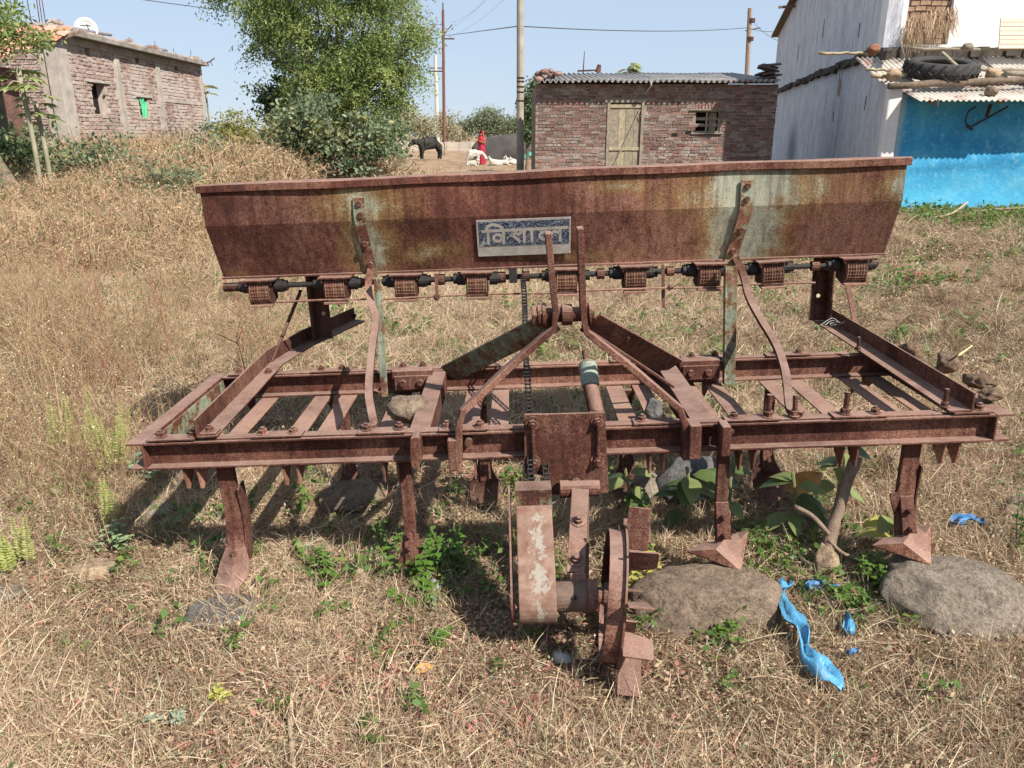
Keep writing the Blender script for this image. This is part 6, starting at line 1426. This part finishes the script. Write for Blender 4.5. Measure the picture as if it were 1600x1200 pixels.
# far trees behind the field wall
tree('bare_tree', (-10.6, 80, .2), [(0, 0, 2.6, 2.2, 1.5, 1.7), (-1.8, 0, 2.0, 1.6, 1.2, 1.2), (2.0, 0, 1.9, 1.5, 1.2, 1.2)], 5200, (.26, .4), M_FARDRY, (0, 0, 1.8), 'pale half bare tree behind the field wall above the buffalo', seed=31, shell=.2, tr=.12, barkm=plain('pale_bark', (.45, .40, .34)))
tree('bare_tree', (-7.2, 84, .2), [(0, 0, 2.2, 1.3, 1, 1.5), (1, 0, 1.5, 1.1, 1, 1)], 2200, (.25, .4), M_FARDRY, (0, 0, 1.8), 'pale half bare tree just right of the rust red pole', seed=32, shell=.2, tr=.1)
tree('far_tree', (-14.0, 84, .2), [(0, 0, 1.9, 1.9, 1.2, 1.4), (1.8, 0, 1.4, 1.4, 1.2, 1.0)], 3800, (.25, .45), M_FARLEAF, (0, 0, 1.4), 'olive green tree behind the left end of the field wall', seed=33, shell=.2)
tree('far_tree', (-2.6, 88, .2), [(0, 0, 3.0, 1.9, 1.2, 1.2), (-1.9, 0, 2.2, 1.4, 1, .9), (1.7, 0, 2.2, 1.3, 1, 1.0), (0, 0, 1.6, 1.5, 1, .9)], 5200, (.26, .5), M_FARLEAF, (0, 0, 2.2), 'round green tree far behind the woman in red', seed=34, shell=.25)
tree('far_tree', (-6.0, 92, .2), [(0, 0, 1.3, 1.9, 1, .9)], 1800, (.25, .45), M_FARDRY, (0, 0, .9), 'low dry bush between the rust red pole and the round green tree', 'bush', seed=35, shell=.2)
tree('far_tree', (.6, 80, .2), [(0, 0, 1.9, 1.6, 1, 1.3)], 2200, (.25, .5), M_FARLEAF, (0, 0, 1.2), 'green tree behind the cement pole', seed=36, shell=.25)
tree('hut_tree', (.55, 31, 0), [(.1, 0, 2.4, .45, .5, .6), (.1, 0, 1.6, .45, .5, .6), (.5, 0, 3.0, .5, .5, .5)], 4200, (.13, .5), M_DARKLEAF, (.1, 0, 1.5), 'dark green tree between the cement pole and the hut', seed=37, tr=.07)
bush(-12.6, 60, [(0, .0, .9, 1.5, 1, .8), (3, 0, .6, 1.4, 1, .6)], 1800, (.22, .45), M_FARDRY, 'dry scrub at the left end of the field wall', 38)
for k in range(6):
    x = -17.5 + k*3.9; tree('horizon_tree', (x*2.6, 190 + (k % 3)*14, .1), [(0, 0, 3.2, 4.8, 2, 2.4 + (k % 2)), (4, 0, 2.2, 4, 2, 2)], 1500, (.7, .5), M_FARLEAF, (0, 0, 2), ['leftmost', 'second from left', 'third from left', 'fourth from left', 'fifth from left', 'rightmost'][k] + ' hazy green tree on the horizon', 'tree', seed=40 + k, shell=.3, group='hazy trees on the horizon')

# ------------------------------------------------------------------ animals and person
def skin(name, pts, edges, rad_, mat, parent=None, sub=2, loc=(0, 0, 0), rot=0, sc=1):
    me = bpy.data.meshes.new(name); me.from_pydata(pts, edges, []); me.materials.append(mat)
    o = link(name, me, parent, loc, (0, 0, rot), sc); md = o.modifiers.new('skin', 'SKIN'); md.use_smooth_shade = True
    sv = me.skin_vertices
    if not len(sv): return o
    for v, rr in zip(sv[0].data, rad_): v.radius = rr if hasattr(rr, '__len__') else (rr, rr)
    sv[0].data[0].use_root = True
    s__ = o.modifiers.new('smooth', 'SUBSURF'); s__.levels = sub; s__.render_levels = sub
    return o
# buffalo faces left (-x); built side on, turned a little to the camera
BUF = plain('buffalo_hide', (.030, .026, .024), .75, .2, .55, 7, .5)
bf = empty('water_buffalo', (-4.82, 46.5, gz(-4.8, 46.5)), (0, 0, rad(28)), 'black water buffalo standing in the bare field facing left', 'buffalo')
pts = [(.0, 0, .90), (.36, 0, .95), (.66, 0, .98), (-.35, 0, .93), (-.62, 0, 1.0), (-.85, 0, .98), (-1.06, 0, .92), (-1.26, 0, .74),
       (-.42, .14, .60), (-.44, .15, .34), (-.43, .15, .04), (-.42, -.14, .60), (-.46, -.15, .34), (-.45, -.15, .04),
       (.62, .15, .62), (.70, .15, .38), (.64, .15, .04), (.62, -.15, .62), (.72, -.15, .38), (.66, -.15, .04)]
ed = [(0, 1), (1, 2), (0, 3), (3, 4), (4, 5), (5, 6), (6, 7), (3, 8), (8, 9), (9, 10), (3, 11), (11, 12), (12, 13), (2, 14), (14, 15), (15, 16), (2, 17), (17, 18), (18, 19)]
rd = [(.37, .36), (.35, .34), (.22, .20), (.30, .30), (.20, .19), (.15, .13), (.14, .13), (.09, .08), .13, .075, .065, .13, .075, .065, .16, .08, .065, .16, .08, .065]
skin('body', pts, ed, rd, BUF, bf)
for s_ in (-1, 1):
    MB().tube(smooth_path([(-.98, s_*.09, 1.10), (-.90, s_*.25, 1.12), (-.74, s_*.34, 1.16), (-.62, s_*.30, 1.24)], 4), [.05, .05, .045, .045, .04, .04, .035, .03, .03, .02, .02, .015, .008], 7).build('horn', plain('horn', (.05, .045, .04), .5), bf, smooth=True)
    MB().strip([(-.94, s_*.12, 1.02), (-.90, s_*.24, .99), (-.86, s_*.34, .93)], .10, .02, (1, 0, .2)).build('ear', BUF, bf, bevel=.008)
    MB().cyl((-1.10, s_*.105, 1.03), (-1.105, s_*.125, 1.03), .02, 8).build('eye', BLACK, bf)
MB().tube(smooth_path([(.92, 0, 1.02), (1.0, 0, .8), (.96, 0, .45), (.97, 0, .28)], 4), [.035, .03, .028, .025, .022, .02, .018, .016, .015, .02, .03, .03, .015], 6).build('tail', BUF, bf, smooth=True)
MB().tube(smooth_path([(-1.15, .1, .9), (-.8, .22, .78), (-.5, .33, .62)], 4), .014, 5).build('rope', plain('rope', (.4, .35, .25)), bf)
# goats
GOAT = plain('goat_white', (.46, .43, .38), .85, .2, .1, 6)
def goat(loc, rot, sc, label, pose='stand', cat='goat'):
    g = empty('goat', loc, (0, 0, rot), label, cat)
    if pose == 'graze':
        pts = [(0, 0, .60), (.28, 0, .60), (-.26, 0, .62), (-.42, 0, .62), (-.56, 0, .50), (-.66, 0, .36), (-.74, 0, .24), (-.25, .07, .34), (-.25, .07, .03), (-.27, -.07, .34), (-.29, -.07, .03), (.28, .08, .38), (.34, .08, .22), (.30, .08, .03), (.28, -.08, .38), (.34, -.08, .22), (.32, -.08, .03)]
        ed = [(0, 1), (0, 2), (2, 3), (3, 4), (4, 5), (5, 6), (2, 7), (7, 8), (2, 9), (9, 10), (1, 11), (11, 12), (12, 13), (1, 14), (14, 15), (15, 16)]
        rd = [.18, .17, .15, .10, .075, .085, .045, .06, .032, .06, .032, .08, .04, .03, .08, .04, .03]; hd = Vector((-.64, 0, .40))
    else:
        pts = [(0, 0, .17), (.26, 0, .16), (-.24, 0, .19), (-.36, 0, .32), (-.44, 0, .42), (-.56, 0, .36), (-.30, .12, .05), (-.50, .12, .04), (.25, .15, .06), (.05, .18, .04), (-.30, -.12, .05), (.25, -.15, .06)]
        ed = [(0, 1), (0, 2), (2, 3), (3, 4), (4, 5), (2, 6), (6, 7), (1, 8), (8, 9), (2, 10), (1, 11)]; rd = [.16, .15, .13, .07, .075, .04, .05, .03, .07, .035, .05, .06]; hd = Vector((-.44, 0, .46))
    skin('body', pts, ed, rd, GOAT, g, 2)
    for s_ in (-1, 1):
        MB().strip([hd + V(0, s_*.05, .03), hd + V(.02, s_*.12, .0), hd + V(.02, s_*.15, -.07)], .06, .012, (1, 0, 0)).build('ear', GOAT, g)
        MB().tube([hd + V(.02, s_*.03, .06), hd + V(.06, s_*.04, .13), hd + V(.12, s_*.04, .16)], [.014, .010, .004], 6).build('horn', M_BARK, g)
    MB().tube([(.40 if pose == 'graze' else .38, 0, .66 if pose == 'graze' else .22), (.48 if pose == 'graze' else .45, 0, .64 if pose == 'graze' else .2)], [.03, .012], 6).build('tail', GOAT, g)
    g.scale = (sc,)*3; return g
goat((-1.90, 39.2, gz(-1.8, 39.2)), rad(180 + 8), .95, 'white goat standing with lowered head left of the woman in red', 'graze')
goat((-1.95, 38.2, gz(-1.9, 38.2)), rad(170), .75, 'small white goat lying in front of the standing goat', 'lie')
goat((-.72, 38.6, gz(-.7, 38.6)), rad(10), .9, 'white goat lying right of the woman in red', 'lie')
goat((-.42, 39.2, gz(-.4, 39.2)), rad(175), .8, 'white goat lying second to the right of the woman in red', 'lie')
goat((.02, 39.5, gz(0, 39.5)), rad(20), .85, 'white goat half hidden behind the cement pole', 'lie')
# woman in a red sari
SKIN = plain('skin', (.20, .11, .07), .6, .3, .1); SARI = plain('red_sari', (.40, .025, .03), .7, .3, .25, 6, .3); SARID = plain('dark_red_sari', (.33, .02, .045), .7, .3, .25, 6, .3)
PW = empty('person', (-1.52, 40.0, gz(-1.5, 40)), (0, 0, rad(-35)), 'woman standing in a long red sari draped over her head, hands at her chest', 'person')
pts = [(0, 0, .88), (0, 0, 1.10), (0, .01, 1.28), (0, 0, 1.37), (0, -.02, 1.44), (0, -.02, 1.52), (.09, 0, .80), (.10, 0, .45), (.09, 0, .07), (.10, -.12, .03), (-.09, 0, .80), (-.10, 0, .45), (-.09, 0, .07), (-.10, -.12, .03), (.17, .01, 1.27), (.20, -.02, 1.03), (.08, -.20, 1.12), (.03, -.22, 1.16), (-.17, .01, 1.27), (-.20, -.02, 1.03), (-.08, -.19, 1.15), (-.03, -.22, 1.18)]
ed = [(0, 1), (1, 2), (2, 3), (3, 4), (4, 5), (0, 6), (6, 7), (7, 8), (8, 9), (0, 10), (10, 11), (11, 12), (12, 13), (2, 14), (14, 15), (15, 16), (16, 17), (2, 18), (18, 19), (19, 20), (20, 21)]
rd = [(.14, .11), (.12, .09), (.14, .10), .05, (.085, .095), (.08, .09), .09, .065, .045, .035, .09, .065, .045, .035, .055, .042, .032, .03, .055, .042, .032, .03]
skin('body', pts, ed, rd, SKIN, PW)
def drape(rows, mat, name, K=40, fold=.08, nf=11, ph=0):
    m = MB()
    for (z, rx, ry, oy, fa) in rows:
        for i in range(K):
            a = 2*math.pi*i/K; k_ = 1 + fold*fa*math.sin(nf*a + ph + z*1.5); m.v.append((rx*k_*math.cos(a), oy + ry*k_*math.sin(a), z))
    for j in range(len(rows)-1):
        for i in range(K): a = j*K + i; b = j*K + (i+1) % K; m.f.append((a, b, b+K, a+K)); m.m.append(0)
    return m.build(name, mat, PW, smooth=True)
drape([(.05, .23, .20, 0, 1.3), (.35, .21, .18, 0, 1.1), (.65, .19, .16, 0, .8), (.9, .18, .145, 0, .4), (1.05, .145, .12, 0, .3)], SARID, 'skirt')
drape([(.98, .17, .14, 0, .3), (1.12, .19, .15, -.01, .4), (1.25, .21, .14, 0, .2), (1.32, .15, .11, .01, .1), (1.38, .075, .075, .01, 0)], SARI, 'bodice')
m = MB(); K = 22   # veil open towards the face, falling down the back
for j, (z, rx, ry, oy) in enumerate([(1.63, .01, .01, .0), (1.61, .07, .08, .0), (1.54, .105, .115, .01), (1.44, .115, .12, .015), (1.34, .17, .13, .02), (1.2, .215, .15, .02), (.98, .20, .16, .03), (.85, .16, .14, .04)]):
    for i in range(K+1): a = rad(-22) + rad(224)*i/K; m.v.append((rx*math.cos(a), oy + ry*math.sin(a)*(1 + .05*math.sin(i*2.0)), z))
for j in range(7):
    for i in range(K): a = j*(K+1) + i; m.f.append((a, a+1, a+K+2, a+K+1)); m.m.append(0)
o = m.build('veil', SARI, PW, smooth=True); s__ = o.modifiers.new('t', 'SOLIDIFY'); s__.thickness = .008
MB().cyl((0, -.105, 1.47), (0, -.13, 1.455), .014, 8, .02).build('nose', SKIN, PW)
for s_ in (-1, 1): MB().cyl((s_*.033, -.10, 1.495), (s_*.033, -.107, 1.495), .011, 8).build('eye', BLACK, PW)
MB().bar((-.025, -.105, 1.425), (.025, -.105, 1.425), .012, .012, (0, 0, 1)).build('mouth', plain('lips', (.22, .07, .06)), PW)
# small things round the hut corner
ribbon('green_sack', [(.55, 38, .35), (.9, 38, .5), (1.2, 38, .35)], .5, plain('teal_sack', (.06, .30, .24)), 'small green sack on the ground between cement pole and hut', .1, 3, 12)
